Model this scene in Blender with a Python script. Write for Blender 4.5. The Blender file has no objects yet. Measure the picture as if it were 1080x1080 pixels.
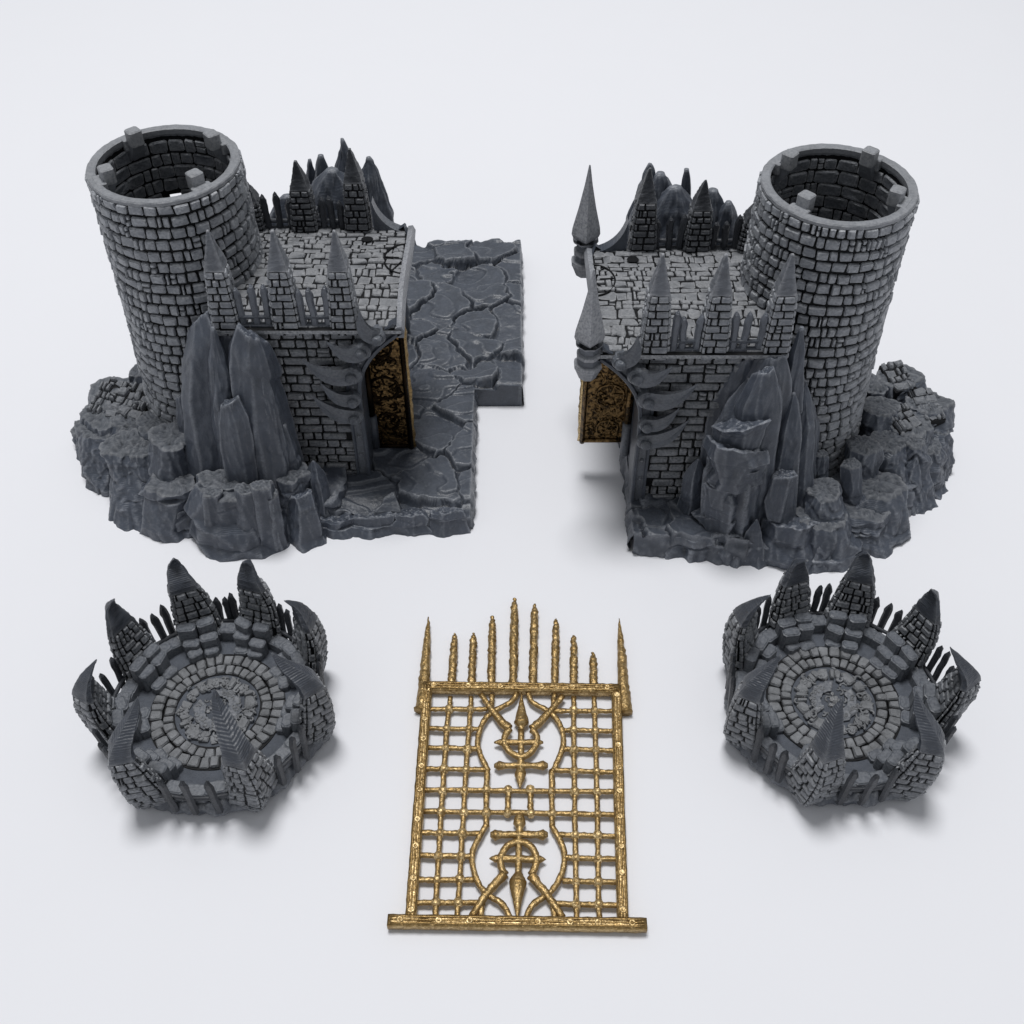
import bpy, math
import numpy as np
from mathutils import Vector

PI = math.pi
C = bpy.context.scene.collection
RNG = np.random.RandomState(11)

# ------------------------------------------------------------------ camera geometry
F = 1158.0                     # focal length in photo pixels (1080 wide)
PITCH = math.radians(47.7)
H = 10.0


def ray(u, v):
    x = (u - 540) / F
    y = (v - 540) / F
    return np.array((x, math.cos(PITCH) - y * math.sin(PITCH), -math.sin(PITCH) - y * math.cos(PITCH)))


def gz(u, v, z=0.0):           # point of the sight line at height z
    d = ray(u, v)
    t = (z - H) / d[2]
    return np.array((d[0] * t, d[1] * t, z))


def gy(u, v, y):               # point of the sight line at depth y
    d = ray(u, v)
    t = y / d[1]
    return np.array((d[0] * t, y, H + d[2] * t))


def pxs(p):                    # world size of one photo pixel at p
    return (p[1] * math.cos(PITCH) - (p[2] - H) * math.sin(PITCH)) / F


# ------------------------------------------------------------------ noise
_perm = np.random.RandomState(5).permutation(256)
_perm = np.concatenate([_perm, _perm, _perm])
_grad = np.random.RandomState(6).normal(size=(256, 3))
_grad /= np.linalg.norm(_grad, axis=1)[:, None]


def perlin(p):
    p = np.asarray(p, float)
    i = np.floor(p).astype(int)
    f = p - i
    w = f * f * f * (f * (f * 6 - 15) + 10)
    i &= 255
    out = 0
    for dx in (0, 1):
        for dy in (0, 1):
            for dz in (0, 1):
                h = _perm[_perm[_perm[(i[..., 0] + dx) & 255] + ((i[..., 1] + dy) & 255)] + ((i[..., 2] + dz) & 255)]
                g = _grad[h]
                d = f - np.array((dx, dy, dz))
                ww = (w[..., 0] if dx else 1 - w[..., 0]) * (w[..., 1] if dy else 1 - w[..., 1]) * (w[..., 2] if dz else 1 - w[..., 2])
                out = out + ww * (g * d).sum(-1)
    return out * 1.6


def fbm(p, n=4):
    p = np.asarray(p, float)
    s, a = 0, 1.0
    for k in range(n):
        s = s + a * perlin(p + 17.3 * k)
        p = p * 2.03
        a *= 0.5
    return s


def ridged(p, n=3):
    p = np.asarray(p, float)
    s, a = 0, 1.0
    for k in range(n):
        s = s + a * (1 - 2 * np.abs(perlin(p + 9.1 * k)))
        p = p * 2.1
        a *= 0.5
    return s


# ------------------------------------------------------------------ mesh builder
class MB:
    def __init__(self):
        self.v = []
        self.f = []
        self.m = []
        self.s = []
        self.n = 0

    def add(self, verts, faces, mat=0, smooth=False):
        verts = np.asarray(verts, float).reshape(-1, 3)
        b = self.n
        self.v.append(verts)
        self.n += len(verts)
        for f in faces:
            self.f.append([int(k) + b for k in f])
            self.m.append(mat)
            self.s.append(smooth)

    def build(self, name, mats, parent=None, origin=(0, 0, 0)):
        me = bpy.data.meshes.new(name)
        V = np.concatenate(self.v) - np.array(origin)
        me.from_pydata(V.tolist(), [], self.f)
        if not isinstance(mats, (list, tuple)):
            mats = [mats]
        for m in mats:
            me.materials.append(m)
        me.polygons.foreach_set('material_index', self.m)
        me.polygons.foreach_set('use_smooth', self.s)
        me.update()
        o = bpy.data.objects.new(name, me)
        C.objects.link(o)
        if parent is not None:
            o.parent = parent
        return o


def grid_faces(nr, nc, wrap=False, flip=False):
    out = []
    cc = nc if wrap else nc - 1
    for i in range(nr - 1):
        for j in range(cc):
            k = (j + 1) % nc
            q = (i * nc + j, i * nc + k, (i + 1) * nc + k, (i + 1) * nc + j)
            out.append(q[::-1] if flip else q)
    return out


def norm(a):
    a = np.asarray(a, float)
    return a / np.maximum(np.linalg.norm(a, axis=-1, keepdims=True), 1e-9)


def box(mb, c, sx, sy, sz, mat=0, bev=0.0, rotz=0.0, taper=1.0):
    """chamfered block, base centre c"""
    def ring(w, d, z):
        b = bev
        return [(-w + b, -d, z), (w - b, -d, z), (w, -d + b, z), (w, d - b, z), (w - b, d, z), (-w + b, d, z), (-w, d - b, z), (-w, -d + b, z)]
    w, d = sx / 2, sy / 2
    b = max(bev, 1e-4)
    bev = b
    rs = [ring(w - b * .6, d - b * .6, 0), ring(w, d, b * .6), ring(w * taper, d * taper, sz - b * .6), ring(w * taper - b * .6, d * taper - b * .6, sz)]
    V = np.array(rs).reshape(-1, 3)
    cs, sn = math.cos(rotz), math.sin(rotz)
    X = V.copy()
    X[:, 0] = V[:, 0] * cs - V[:, 1] * sn
    X[:, 1] = V[:, 0] * sn + V[:, 1] * cs
    mb.add(X + np.array(c), grid_faces(4, 8, True) + [tuple(range(7, -1, -1)), tuple(range(24, 32))], mat)


def tube(mb, pts, rad, n=8, mat=0, flat=1.0, up=(0, 0, 1), noise=0.0, seed=0.0, smooth=True, caps=True, sub=1, square=0.0):
    """swept bar; rad scalar or list; flat = height / width ratio"""
    P = np.array(pts, float)
    R = np.full(len(P), rad) if np.isscalar(rad) else np.array(rad, float)
    if sub > 1:
        t = np.arange(len(P))
        tt = np.linspace(0, len(P) - 1, (len(P) - 1) * sub + 1)
        P = np.stack([np.interp(tt, t, P[:, k]) for k in range(3)], 1)
        R = np.interp(tt, t, R)
    T = norm(np.gradient(P, axis=0))
    up = np.array(up, float)
    B = norm(np.cross(T, up))
    N = np.cross(B, T)
    a = np.arange(n) / n * 2 * PI + PI / n
    ca, sa = np.cos(a), np.sin(a)
    if square:
        k = 1 / np.maximum(np.abs(ca), np.abs(sa))
        ca, sa = ca * (1 + square * (k - 1)), sa * (1 + square * (k - 1))
    V = P[:, None] + R[:, None, None] * (B[:, None] * ca[None, :, None] + flat * N[:, None] * sa[None, :, None])
    if noise:
        V = V + norm(V - P[:, None]) * (fbm(V * 22 + seed, 2) * noise)[..., None]
    k = len(P)
    fc = grid_faces(k, n, True)
    if caps:
        fc += [tuple(range(n - 1, -1, -1)), tuple(range((k - 1) * n, k * n))]
    mb.add(V, fc, mat, smooth)


# ------------------------------------------------------------------ bricks
def layout(a0, a1, b0, b1, rh, bw, rng, split=0.14, gap=0.02, wrap=False, rhj=0.0, vgap=None):
    """list of (ac, bc, half a, half b)"""
    vg = gap if vgap is None else vgap
    out = []
    nrow = max(1, int(round((b1 - b0) / rh)))
    hs = 1 + rhj * rng.uniform(-1, 1, nrow)
    hs = hs / hs.sum() * (b1 - b0)
    y = b0
    for r in range(nrow):
        rhh = hs[r]
        x = a0
        first = (0.5 if r % 2 else 1.0)
        ws = []
        tot = 0
        while tot < (a1 - a0) - 1e-6:
            w = bw * rng.uniform(0.65, 1.35) * first
            first = 1.0
            ws.append(w)
            tot += w
        ws = np.array(ws) * (a1 - a0) / tot
        for w in ws:
            k = rng.rand()
            if k < split * .5 and w > .7 * bw:
                q = w * rng.uniform(.35, .65)
                out.append((x + q / 2, y + rhh / 2, q / 2 - gap / 2, rhh / 2 - vg / 2))
                out.append((x + q + (w - q) / 2, y + rhh * .27, (w - q) / 2 - gap / 2, rhh * .23 - gap * .3))
                out.append((x + q + (w - q) / 2, y + rhh * .75, (w - q) / 2 - gap / 2, rhh * .21 - gap * .3))
            elif k < split:
                q = w * rng.uniform(.35, .65)
                out.append((x + q / 2, y + rhh / 2, q / 2 - gap / 2, rhh / 2 - vg / 2))
                out.append((x + q + (w - q) / 2, y + rhh / 2, (w - q) / 2 - gap / 2, rhh / 2 - vg / 2))
            else:
                out.append((x + w / 2, y + rhh / 2, w / 2 - gap / 2, rhh / 2 - vg / 2))
            x += w
        y += rhh
    return out


def bricks(mb, lay, S, hgt, rng, mat=0, chamf=0.3, inset=0.22, jit=0.10, da=1.0, db=1.0, hj=0.25, keep=None):
    """S(a,b,h)->xyz ; da, db: world length of one unit of a and b"""
    if not lay:
        return
    L = np.array(lay)
    L = L[(L[:, 2] > 0) & (L[:, 3] > 0)]
    if keep is not None:
        L = L[keep(L[:, 0], L[:, 1])]
    if not len(L):
        return
    n = len(L)
    w = L[:, 2] * da
    h = L[:, 3] * db
    m = np.minimum(w, h)
    c = (m * chamf)[:, None]
    W, Hh = w[:, None], h[:, None]
    ox = np.concatenate([-W + c, W - c, W, W, W - c, -W + c, -W, -W], 1)
    oy = np.concatenate([-Hh, -Hh, -Hh + c, Hh - c, Hh, Hh, Hh - c, -Hh + c], 1)
    j = (m * jit)[:, None]
    ox = ox + j * rng.uniform(-1, 1, (n, 8))
    oy = oy + j * rng.uniform(-1, 1, (n, 8))
    hh = hgt * (1 + hj * rng.uniform(-1, 1, (n, 1)))
    e = np.minimum(m * inset, hgt * 1.2)[:, None]
    sx = np.maximum(0.2, (W - e) / W)
    sy = np.maximum(0.2, (Hh - e) / Hh)
    tilt = rng.uniform(-1, 1, (n, 2)) * hgt * .14
    rings_x = [ox, ox, ox * sx, np.zeros((n, 1))]
    rings_y = [oy, oy, oy * sy, np.zeros((n, 1))]
    tz = lambda x, y: tilt[:, :1] * x / W + tilt[:, 1:] * y / Hh
    rings_h = [np.full((n, 8), -0.006), .62 * hh + 0 * ox, hh + tz(ox, oy) + rng.uniform(-.1, .1, (n, 8)) * hgt, hh * 1.03]
    A = L[:, :1] + np.concatenate(rings_x, 1) / da
    Bb = L[:, 1:2] + np.concatenate(rings_y, 1) / db
    Hv = np.concatenate(rings_h, 1)
    V = S(A.ravel(), Bb.ravel(), Hv.ravel())
    fc = []
    base_f = []
    for r in range(2):
        for q in range(8):
            k = (q + 1) % 8
            base_f.append((r * 8 + q, r * 8 + k, (r + 1) * 8 + k, (r + 1) * 8 + q))
    for q in range(8):
        base_f.append((16 + q, 16 + (q + 1) % 8, 24))
    for i in range(n):
        b = i * 25
        fc += [tuple(b + k for k in f) for f in base_f]
    mb.add(V, fc, mat, False)


# ------------------------------------------------------------------ rocks
def crag(mb, b, t, rb, rt, rng, depth=0.8, style='flat', k=8, N=104, M=72, mat=0, rough=0.02, bulge=0.0, slant=(0, 0), capmat=None, yaw=0.0):
    """faceted rock from base centre b to top centre t; rb, rt half widths"""
    b, t = np.array(b, float), np.array(t, float)
    th = np.arange(N) / N * 2 * PI
    ang = (np.arange(k) + rng.uniform(-.33, .33, k)) / k * 2 * PI
    kn = 5
    kt = np.sort(np.concatenate([[0, 1], rng.uniform(.12, .9, kn - 2)]))
    D = 1 + rng.uniform(-.20, .20, (k, kn))
    D[:, 0] += .04
    tt = np.linspace(0, 1, M)
    if style == 'point':
        prof = rb + (rt - rb) * tt
        prof = prof * np.clip((1 - tt) / .25, .02, 1) ** .6
    else:
        prof = rb + (rt - rb) * tt
    if style == 'slab':
        prof = prof * np.interp(tt, [0, .70, .88, 1], [1, 1.05, .92, .55])
        style = 'flat'
    prof = prof * (1 + bulge * np.sin(PI * np.clip(tt * 1.05, 0, 1)))
    if style == 'slab':
        D = 1 + rng.uniform(-.30, .16, (k, kn))
    if style == 'lump':
        D = 1 + rng.uniform(-.3, .22, (k, kn))
        prof = rb * np.sqrt(np.clip(1 - (2 * tt - 1) ** 2, 0.02, 1)) ** .8
    R = np.full((M, N), 1e9)
    for i in range(k):
        d = np.interp(tt, kt, D[i])
        cs = np.cos(th - ang[i])
        r = np.where(cs[None] > .2, d[:, None] / np.maximum(cs[None], .2), 1e9)
        R = np.minimum(R, r)
    X = R * np.cos(th)[None] * prof[:, None]
    Y = R * np.sin(th)[None] * prof[:, None] * depth
    cy, sy_ = math.cos(yaw), math.sin(yaw)
    X, Y = X * cy - Y * sy_, X * sy_ + Y * cy
    cen = b[None] + (t - b)[None] * tt[:, None]
    Z = cen[:, 2][:, None] + (slant[0] * X + slant[1] * Y) * (tt[:, None] ** 2)
    P = np.stack([cen[:, 0][:, None] + X, cen[:, 1][:, None] + Y, Z], -1)
    sd = rng.uniform(0, 50, 3)
    out = norm(np.stack([X, Y, 0 * X], -1))
    disp = ridged(P * np.array((4.5, 4.5, .9)) + sd, 4) * rough * 1.1 + fbm(P * np.array((9, 9, 7)) + sd, 3) * rough * .22 - np.clip(.16 - np.abs(perlin(P * np.array((3.4, 3.4, .7)) + sd + 5)), 0, .16) * rough * 6
    step = np.abs(((P[..., 2] * 2.3 + perlin(P * 2 + sd) * .8) % 1) - .5)
    disp = disp - np.clip(.10 - step, 0, .1) * rough * 5
    P = P + out * disp[..., None]
    cm = mat if capmat is None else capmat
    if style == 'flat':
        K = 12
        top = P[-1]
        ctr = top.mean(0)
        rings = []
        for q in range(1, K):
            s = 1 - q / K
            rr = ctr + (top - ctr) * s
            rr = rr.copy()
            rr[:, 2] += .012 + (fbm(rr * 8 + sd, 3) * .035 + np.abs(perlin(rr * 26 + sd)) * .018)
            rings.append(rr)
        mb.add(P, grid_faces(M, N, True), mat, True)
        cp = np.array([top] + rings)
        nv = K * N
        vv = np.concatenate([cp.reshape(-1, 3), [rings[-1].mean(0)]])
        mb.add(vv, grid_faces(K, N, True) + [((K - 1) * N + j, (K - 1) * N + (j + 1) % N, nv) for j in range(N)], cm, True)
    else:
        nv = M * N
        tipc = P[-1].mean(0) + np.array((0, 0, .004))
        mb.add(np.concatenate([P.reshape(-1, 3), [tipc]]), grid_faces(M, N, True) + [((M - 1) * N + j, (M - 1) * N + (j + 1) % N, nv) for j in range(N)], mat, True)


def crag_px(parent, tp, bp, wb, wt, rng, org, z0=None, name='rock', mats=None, **kw):
    """tp=(u,v,y) top centre, bp=(u,v,y) foot centre as seen, widths in pixels"""
    t = gy(*tp)
    b = gy(*bp)
    if z0 is None:
        z0 = -0.0
    if b[2] > z0:
        b[2] = z0 if kw.pop('ground', True) else b[2]
    else:
        kw.pop('ground', None)
        b[2] = max(b[2], 0.0)
    mb = MB()
    crag(mb, b, t, wb * .5 * pxs(b), wt * .5 * pxs(t), rng, **kw)
    return mb.build(name, mats, parent, org)


# ------------------------------------------------------------------ materials
def M_print(name, base, light, rough=.55, dry=.5, layer=.10, grain=.25, gscale=55, mottled=.25, pmin=.5, pmax=.62, dark=None, dmin=.47, spec=.4):
    m = bpy.data.materials.new(name)
    m.use_nodes = True
    nt = m.node_tree
    N, L = nt.nodes, nt.links
    bs = N['Principled BSDF']
    bs.inputs['Roughness'].default_value = rough
    bs.inputs['Specular IOR Level'].default_value = spec
    tc = N.new('ShaderNodeTexCoord')
    n1 = N.new('ShaderNodeTexNoise')
    n1.inputs['Scale'].default_value = 5
    n1.inputs['Detail'].default_value = 8
    n1.inputs['Roughness'].default_value = .7
    L.new(tc.outputs['Object'], n1.inputs['Vector'])
    r1 = N.new('ShaderNodeMapRange')
    r1.inputs['From Min'].default_value = .3
    r1.inputs['From Max'].default_value = .7
    r1.inputs['To Min'].default_value = 1 - mottled
    r1.inputs['To Max'].default_value = 1 + mottled
    L.new(n1.outputs['Fac'], r1.inputs['Value'])
    mul = N.new('ShaderNodeMix')
    mul.data_type = 'RGBA'
    mul.blend_type = 'MULTIPLY'
    mul.inputs['Factor'].default_value = 1
    mul.inputs['A'].default_value = (*base, 1)
    L.new(r1.outputs['Result'], mul.inputs['B'])
    # brushed-on lighter paint on the raised edges
    geo = N.new('ShaderNodeNewGeometry')
    n2 = N.new('ShaderNodeTexNoise')
    n2.inputs['Scale'].default_value = 38
    n2.inputs['Detail'].default_value = 5
    L.new(tc.outputs['Object'], n2.inputs['Vector'])
    pr = N.new('ShaderNodeMapRange')
    pr.inputs['From Min'].default_value = pmin
    pr.inputs['From Max'].default_value = pmax
    L.new(geo.outputs['Pointiness'], pr.inputs['Value'])
    nr = N.new('ShaderNodeMapRange')
    nr.inputs['From Min'].default_value = .18
    nr.inputs['From Max'].default_value = .62
    L.new(n2.outputs['Fac'], nr.inputs['Value'])
    mm = N.new('ShaderNodeMath')
    mm.operation = 'MULTIPLY'
    L.new(pr.outputs['Result'], mm.inputs[0])
    L.new(nr.outputs['Result'], mm.inputs[1])
    m2 = N.new('ShaderNodeMath')
    m2.operation = 'MULTIPLY'
    m2.inputs[1].default_value = dry
    L.new(mm.outputs[0], m2.inputs[0])
    mix = N.new('ShaderNodeMix')
    mix.data_type = 'RGBA'
    L.new(m2.outputs[0], mix.inputs['Factor'])
    L.new(mul.outputs['Result'], mix.inputs['A'])
    mix.inputs['B'].default_value = (*light, 1)
    col = mix.outputs['Result']
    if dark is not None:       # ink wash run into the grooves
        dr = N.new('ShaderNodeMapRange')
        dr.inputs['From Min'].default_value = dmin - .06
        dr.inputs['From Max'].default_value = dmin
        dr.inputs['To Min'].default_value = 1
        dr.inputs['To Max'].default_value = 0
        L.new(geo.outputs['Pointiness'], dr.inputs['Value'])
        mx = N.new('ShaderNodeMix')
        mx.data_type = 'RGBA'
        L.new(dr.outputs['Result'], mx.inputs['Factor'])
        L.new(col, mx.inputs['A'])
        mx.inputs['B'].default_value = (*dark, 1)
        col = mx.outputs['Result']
    L.new(col, bs.inputs['Base Color'])
    # bump: grain + print layer lines
    n3 = N.new('ShaderNodeTexNoise')
    n3.inputs['Scale'].default_value = gscale
    n3.inputs['Detail'].default_value = 6
    n3.inputs['Roughness'].default_value = .65
    L.new(tc.outputs['Object'], n3.inputs['Vector'])
    b1 = N.new('ShaderNodeBump')
    b1.inputs['Strength'].default_value = grain
    b1.inputs['Distance'].default_value = .02
    L.new(n3.outputs['Fac'], b1.inputs['Height'])
    wv = N.new('ShaderNodeTexWave')
    wv.bands_direction = 'Z'
    wv.inputs['Scale'].default_value = 20
    wv.inputs['Distortion'].default_value = .15
    L.new(tc.outputs['Object'], wv.inputs['Vector'])
    b2 = N.new('ShaderNodeBump')
    b2.inputs['Strength'].default_value = layer
    b2.inputs['Distance'].default_value = .012
    L.new(wv.outputs['Fac'], b2.inputs['Height'])
    L.new(b1.outputs['Normal'], b2.inputs['Normal'])
    L.new(b2.outputs['Normal'], bs.inputs['Normal'])
    rr = N.new('ShaderNodeMapRange')
    rr.inputs['To Min'].default_value = rough - .12
    rr.inputs['To Max'].default_value = rough + .15
    L.new(n2.outputs['Fac'], rr.inputs['Value'])
    L.new(rr.outputs['Result'], bs.inputs['Roughness'])
    return m


def M_gold(name, a, b, rough, grain, gscale, metal=1.0, pm=(.46, .54)):
    m = bpy.data.materials.new(name)
    m.use_nodes = True
    nt = m.node_tree
    N, L = nt.nodes, nt.links
    bs = N['Principled BSDF']
    bs.inputs['Metallic'].default_value = metal
    tc = N.new('ShaderNodeTexCoord')
    n1 = N.new('ShaderNodeTexNoise')
    n1.inputs['Scale'].default_value = gscale
    n1.inputs['Detail'].default_value = 7
    n1.inputs['Distortion'].default_value = .8
    L.new(tc.outputs['Object'], n1.inputs['Vector'])
    rp = N.new('ShaderNodeMapRange')
    rp.inputs['From Min'].default_value = .38
    rp.inputs['From Max'].default_value = .58
    L.new(n1.outputs['Fac'], rp.inputs['Value'])
    geo = N.new('ShaderNodeNewGeometry')
    pr = N.new('ShaderNodeMapRange')
    pr.inputs['From Min'].default_value = pm[0]
    pr.inputs['From Max'].default_value = pm[1]
    L.new(geo.outputs['Pointiness'], pr.inputs['Value'])
    mu = N.new('ShaderNodeMath')
    mu.operation = 'MULTIPLY'
    L.new(rp.outputs['Result'], mu.inputs[0])
    L.new(pr.outputs['Result'], mu.inputs[1])
    mix = N.new('ShaderNodeMix')
    mix.data_type = 'RGBA'
    mix.inputs['A'].default_value = (*b, 1)
    mix.inputs['B'].default_value = (*a, 1)
    L.new(mu.outputs[0], mix.inputs['Factor'])
    L.new(mix.outputs['Result'], bs.inputs['Base Color'])
    bs.inputs['Roughness'].default_value = rough
    b1 = N.new('ShaderNodeBump')
    b1.inputs['Strength'].default_value = grain
    b1.inputs['Distance'].default_value = .02
    L.new(n1.outputs['Fac'], b1.inputs['Height'])
    L.new(b1.outputs['Normal'], bs.inputs['Normal'])
    return m


def M_plain(name, col, rough=.7, spec=.3):
    m = bpy.data.materials.new(name)
    m.use_nodes = True
    N, L = m.node_tree.nodes, m.node_tree.links
    bs = N['Principled BSDF']
    tc = N.new('ShaderNodeTexCoord')
    n1 = N.new('ShaderNodeTexNoise')
    n1.inputs['Scale'].default_value = 30
    n1.inputs['Detail'].default_value = 4
    L.new(tc.outputs['Object'], n1.inputs['Vector'])
    rp = N.new('ShaderNodeMapRange')
    rp.inputs['To Min'].default_value = .9
    rp.inputs['To Max'].default_value = 1.1
    L.new(n1.outputs['Fac'], rp.inputs['Value'])
    mul = N.new('ShaderNodeMix')
    mul.data_type = 'RGBA'
    mul.blend_type = 'MULTIPLY'
    mul.inputs['Factor'].default_value = 1
    mul.inputs['A'].default_value = (*col, 1)
    L.new(rp.outputs['Result'], mul.inputs['B'])
    L.new(mul.outputs['Result'], bs.inputs['Base Color'])
    bs.inputs['Roughness'].default_value = rough
    bs.inputs['Specular IOR Level'].default_value = spec
    return m


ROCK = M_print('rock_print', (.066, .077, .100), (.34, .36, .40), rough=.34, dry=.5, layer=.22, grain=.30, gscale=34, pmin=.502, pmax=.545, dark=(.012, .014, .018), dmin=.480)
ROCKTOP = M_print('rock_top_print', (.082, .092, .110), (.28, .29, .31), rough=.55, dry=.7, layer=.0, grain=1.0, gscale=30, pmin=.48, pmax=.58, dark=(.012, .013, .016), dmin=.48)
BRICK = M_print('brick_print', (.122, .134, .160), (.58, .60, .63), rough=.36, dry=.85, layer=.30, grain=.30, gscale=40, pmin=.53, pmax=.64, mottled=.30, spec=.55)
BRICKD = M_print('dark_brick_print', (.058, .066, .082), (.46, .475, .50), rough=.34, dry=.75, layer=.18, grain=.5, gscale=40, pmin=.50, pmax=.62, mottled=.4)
WASH = M_plain('black_wash', (.005, .0055, .007), .6, .2)
BLACKISH = M_print('blackish_brick_print', (.040, .044, .053), (.22, .23, .25), rough=.42, dry=.7, layer=.22, grain=.5, gscale=40, pmin=.51, pmax=.62, mottled=.4)  # darker brick tone for rear spikes, rear railings and crown fences
SPIKE = M_print('spike_print', (.125, .136, .158), (.48, .49, .52), rough=.38, dry=.75, layer=.3, grain=.25, gscale=40, pmin=.52, pmax=.62)
RIM = M_print('rim_print', (.150, .161, .182), (.40, .41, .43), rough=.5, dry=.6, layer=.05, grain=.35, gscale=30, pmin=.5, pmax=.6)
DECK = M_print('deck_print', (.135, .143, .158), (.44, .45, .47), rough=.55, dry=.7, layer=.0, grain=.8, gscale=34, pmin=.48, pmax=.62, mottled=.45)
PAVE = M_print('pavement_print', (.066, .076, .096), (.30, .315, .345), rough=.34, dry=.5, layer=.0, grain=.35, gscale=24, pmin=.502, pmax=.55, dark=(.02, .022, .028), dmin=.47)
SETT = M_print('sett_print', (.19, .198, .212), (.46, .47, .49), rough=.42, dry=.8, layer=.0, grain=1.0, gscale=36, pmin=.51, pmax=.60, mottled=.45)
FLOOR = M_print('platform_print', (.082, .093, .115), (.4, .41, .43), rough=.45, dry=.6, layer=.0, grain=.8, gscale=60, pmin=.5, pmax=.6)
CLAWTIP = M_print('claw_tip_print', (.050, .057, .072), (.30, .31, .33), rough=.36, dry=.6, layer=.30, grain=.2, gscale=40, pmin=.525, pmax=.60)
TRIM = M_print('trim_print', (.054, .063, .081), (.32, .335, .36), rough=.34, dry=.55, layer=.20, grain=.25, gscale=30, pmin=.52, pmax=.62)
GOLD = M_gold('gold_print', (.74, .565, .30), (.30, .195, .075), .40, .7, 26, metal=.8, pm=(.42, .5))
BRONZE = M_gold('bronze_print', (.19, .12, .052), (.014, .009, .005), .30, .8, 22)  # bronze tone darkened to take in the shade over the left door


# ------------------------------------------------------------------ spikes
def sec_interp(ts, secs, t):
    """sections: (T, corners, 3) -> position of corners at t (array)"""
    secs = np.asarray(secs, float)
    t = np.asarray(t, float)
    out = np.empty(t.shape + secs.shape[1:])
    for c in range(secs.shape[1]):
        for k in range(3):
            out[..., c, k] = np.interp(t, ts, secs[:, c, k])
    return out


def smooth_secs(ts, secs, n=17):
    """cubic resample of control sections"""
    secs = np.asarray(secs, float)
    ts = np.asarray(ts, float)
    m = np.gradient(secs.reshape(len(ts), -1), ts, axis=0)
    tt = np.linspace(0, 1, n)
    out = []
    flat = secs.reshape(len(ts), -1)
    for t in tt:
        i = min(max(np.searchsorted(ts, t) - 1, 0), len(ts) - 2)
        h = ts[i + 1] - ts[i]
        s = (t - ts[i]) / h
        out.append((2 * s**3 - 3 * s**2 + 1) * flat[i] + (s**3 - 2 * s**2 + s) * h * m[i] + (-2 * s**3 + 3 * s**2) * flat[i + 1] + (s**3 - s**2) * h * m[i + 1])
    return tt, np.array(out).reshape((n,) + secs.shape[1:])


def spike_mesh(ts, secs, brick_t, rows, bw, rng, bh=.022, tb0=0.0, brickface=None, gap=.022):
    """horn with brick courses below brick_t and a plain layered tip; corners counter-clockwise seen from above.
       material slots: brick, wash, spike"""
    mb = MB()
    tt, sc = smooth_secs(ts, secs, 19)
    nc = sc.shape[1]
    low = np.linspace(tb0, brick_t + .01, 10)
    P = sec_interp(tt, sc, low)
    mb.add(P, grid_faces(len(low), nc, True) + [tuple(range(nc - 1, -1, -1))], 1)
    # tip : finely cut rings, flush with the brick faces
    hi = np.linspace(brick_t, 1, 22)
    P = sec_interp(tt, sc, hi)
    cen = P.mean(1, keepdims=True)
    P = P + norm(P - cen) * (bh * .95 * np.clip((1 - hi) / (1 - brick_t) + .15, 0, 1))[:, None, None]
    # subdivide the section so that the tip can be worn and uneven
    q = 4
    Q = np.concatenate([P + (np.roll(P, -1, 1) - P) * (k / q) for k in range(q)], 2).reshape(len(hi), nc, q, 3).reshape(len(hi), nc * q, 3)
    Q = Q + norm(Q - cen) * (fbm(Q * np.array((16, 16, 24)) + rng.uniform(0, 30), 2) * .008)[..., None]
    n2 = nc * q
    mb.add(np.concatenate([Q.reshape(-1, 3), [Q[-1].mean(0) + np.array((0, 0, .012))]]),
           grid_faces(len(hi), n2, True) + [tuple(range(n2 - 1, -1, -1))] + [((len(hi) - 1) * n2 + j, (len(hi) - 1) * n2 + (j + 1) % n2, len(hi) * n2) for j in range(n2)], 2)
    # courses
    for f in range(nc):
        if brickface is not None and f not in brickface:
            continue
        g = (f + 1) % nc

        def S(a, b, h, f=f, g=g):
            a = np.asarray(a) / wid
            b = np.asarray(b) / hgt * (brick_t - tb0) + tb0
            P = sec_interp(tt, sc, b)
            A, Bq = P[:, f], P[:, g]
            p = A + (Bq - A) * a[:, None]
            P2 = sec_interp(tt, sc, b + .02)
            p2 = P2[:, f] + (P2[:, g] - P2[:, f]) * a[:, None]
            P0 = sec_interp(tt, sc, b - .02)
            p0 = P0[:, f] + (P0[:, g] - P0[:, f]) * a[:, None]
            n = norm(np.cross(Bq - A, p2 - p0))
            return p + n * h[:, None]
        Pm = sec_interp(tt, sc, np.array([(tb0 + brick_t) * .5]))[0]
        wid = np.linalg.norm(Pm[f] - Pm[g])
        Pa, Pb = sec_interp(tt, sc, np.array([tb0]))[0], sec_interp(tt, sc, np.array([brick_t]))[0]
        hgt = max(np.linalg.norm(Pa[f] - Pb[f]), 1e-3)
        bricks(mb, layout(-.006, wid + .006, 0, hgt, hgt / rows, min(bw, wid * .75) if wid > .12 else wid * 1.2, rng, split=.06, gap=gap), S, bh, rng, 0, chamf=.18, inset=.30, jit=.10)
    return mb


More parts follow.
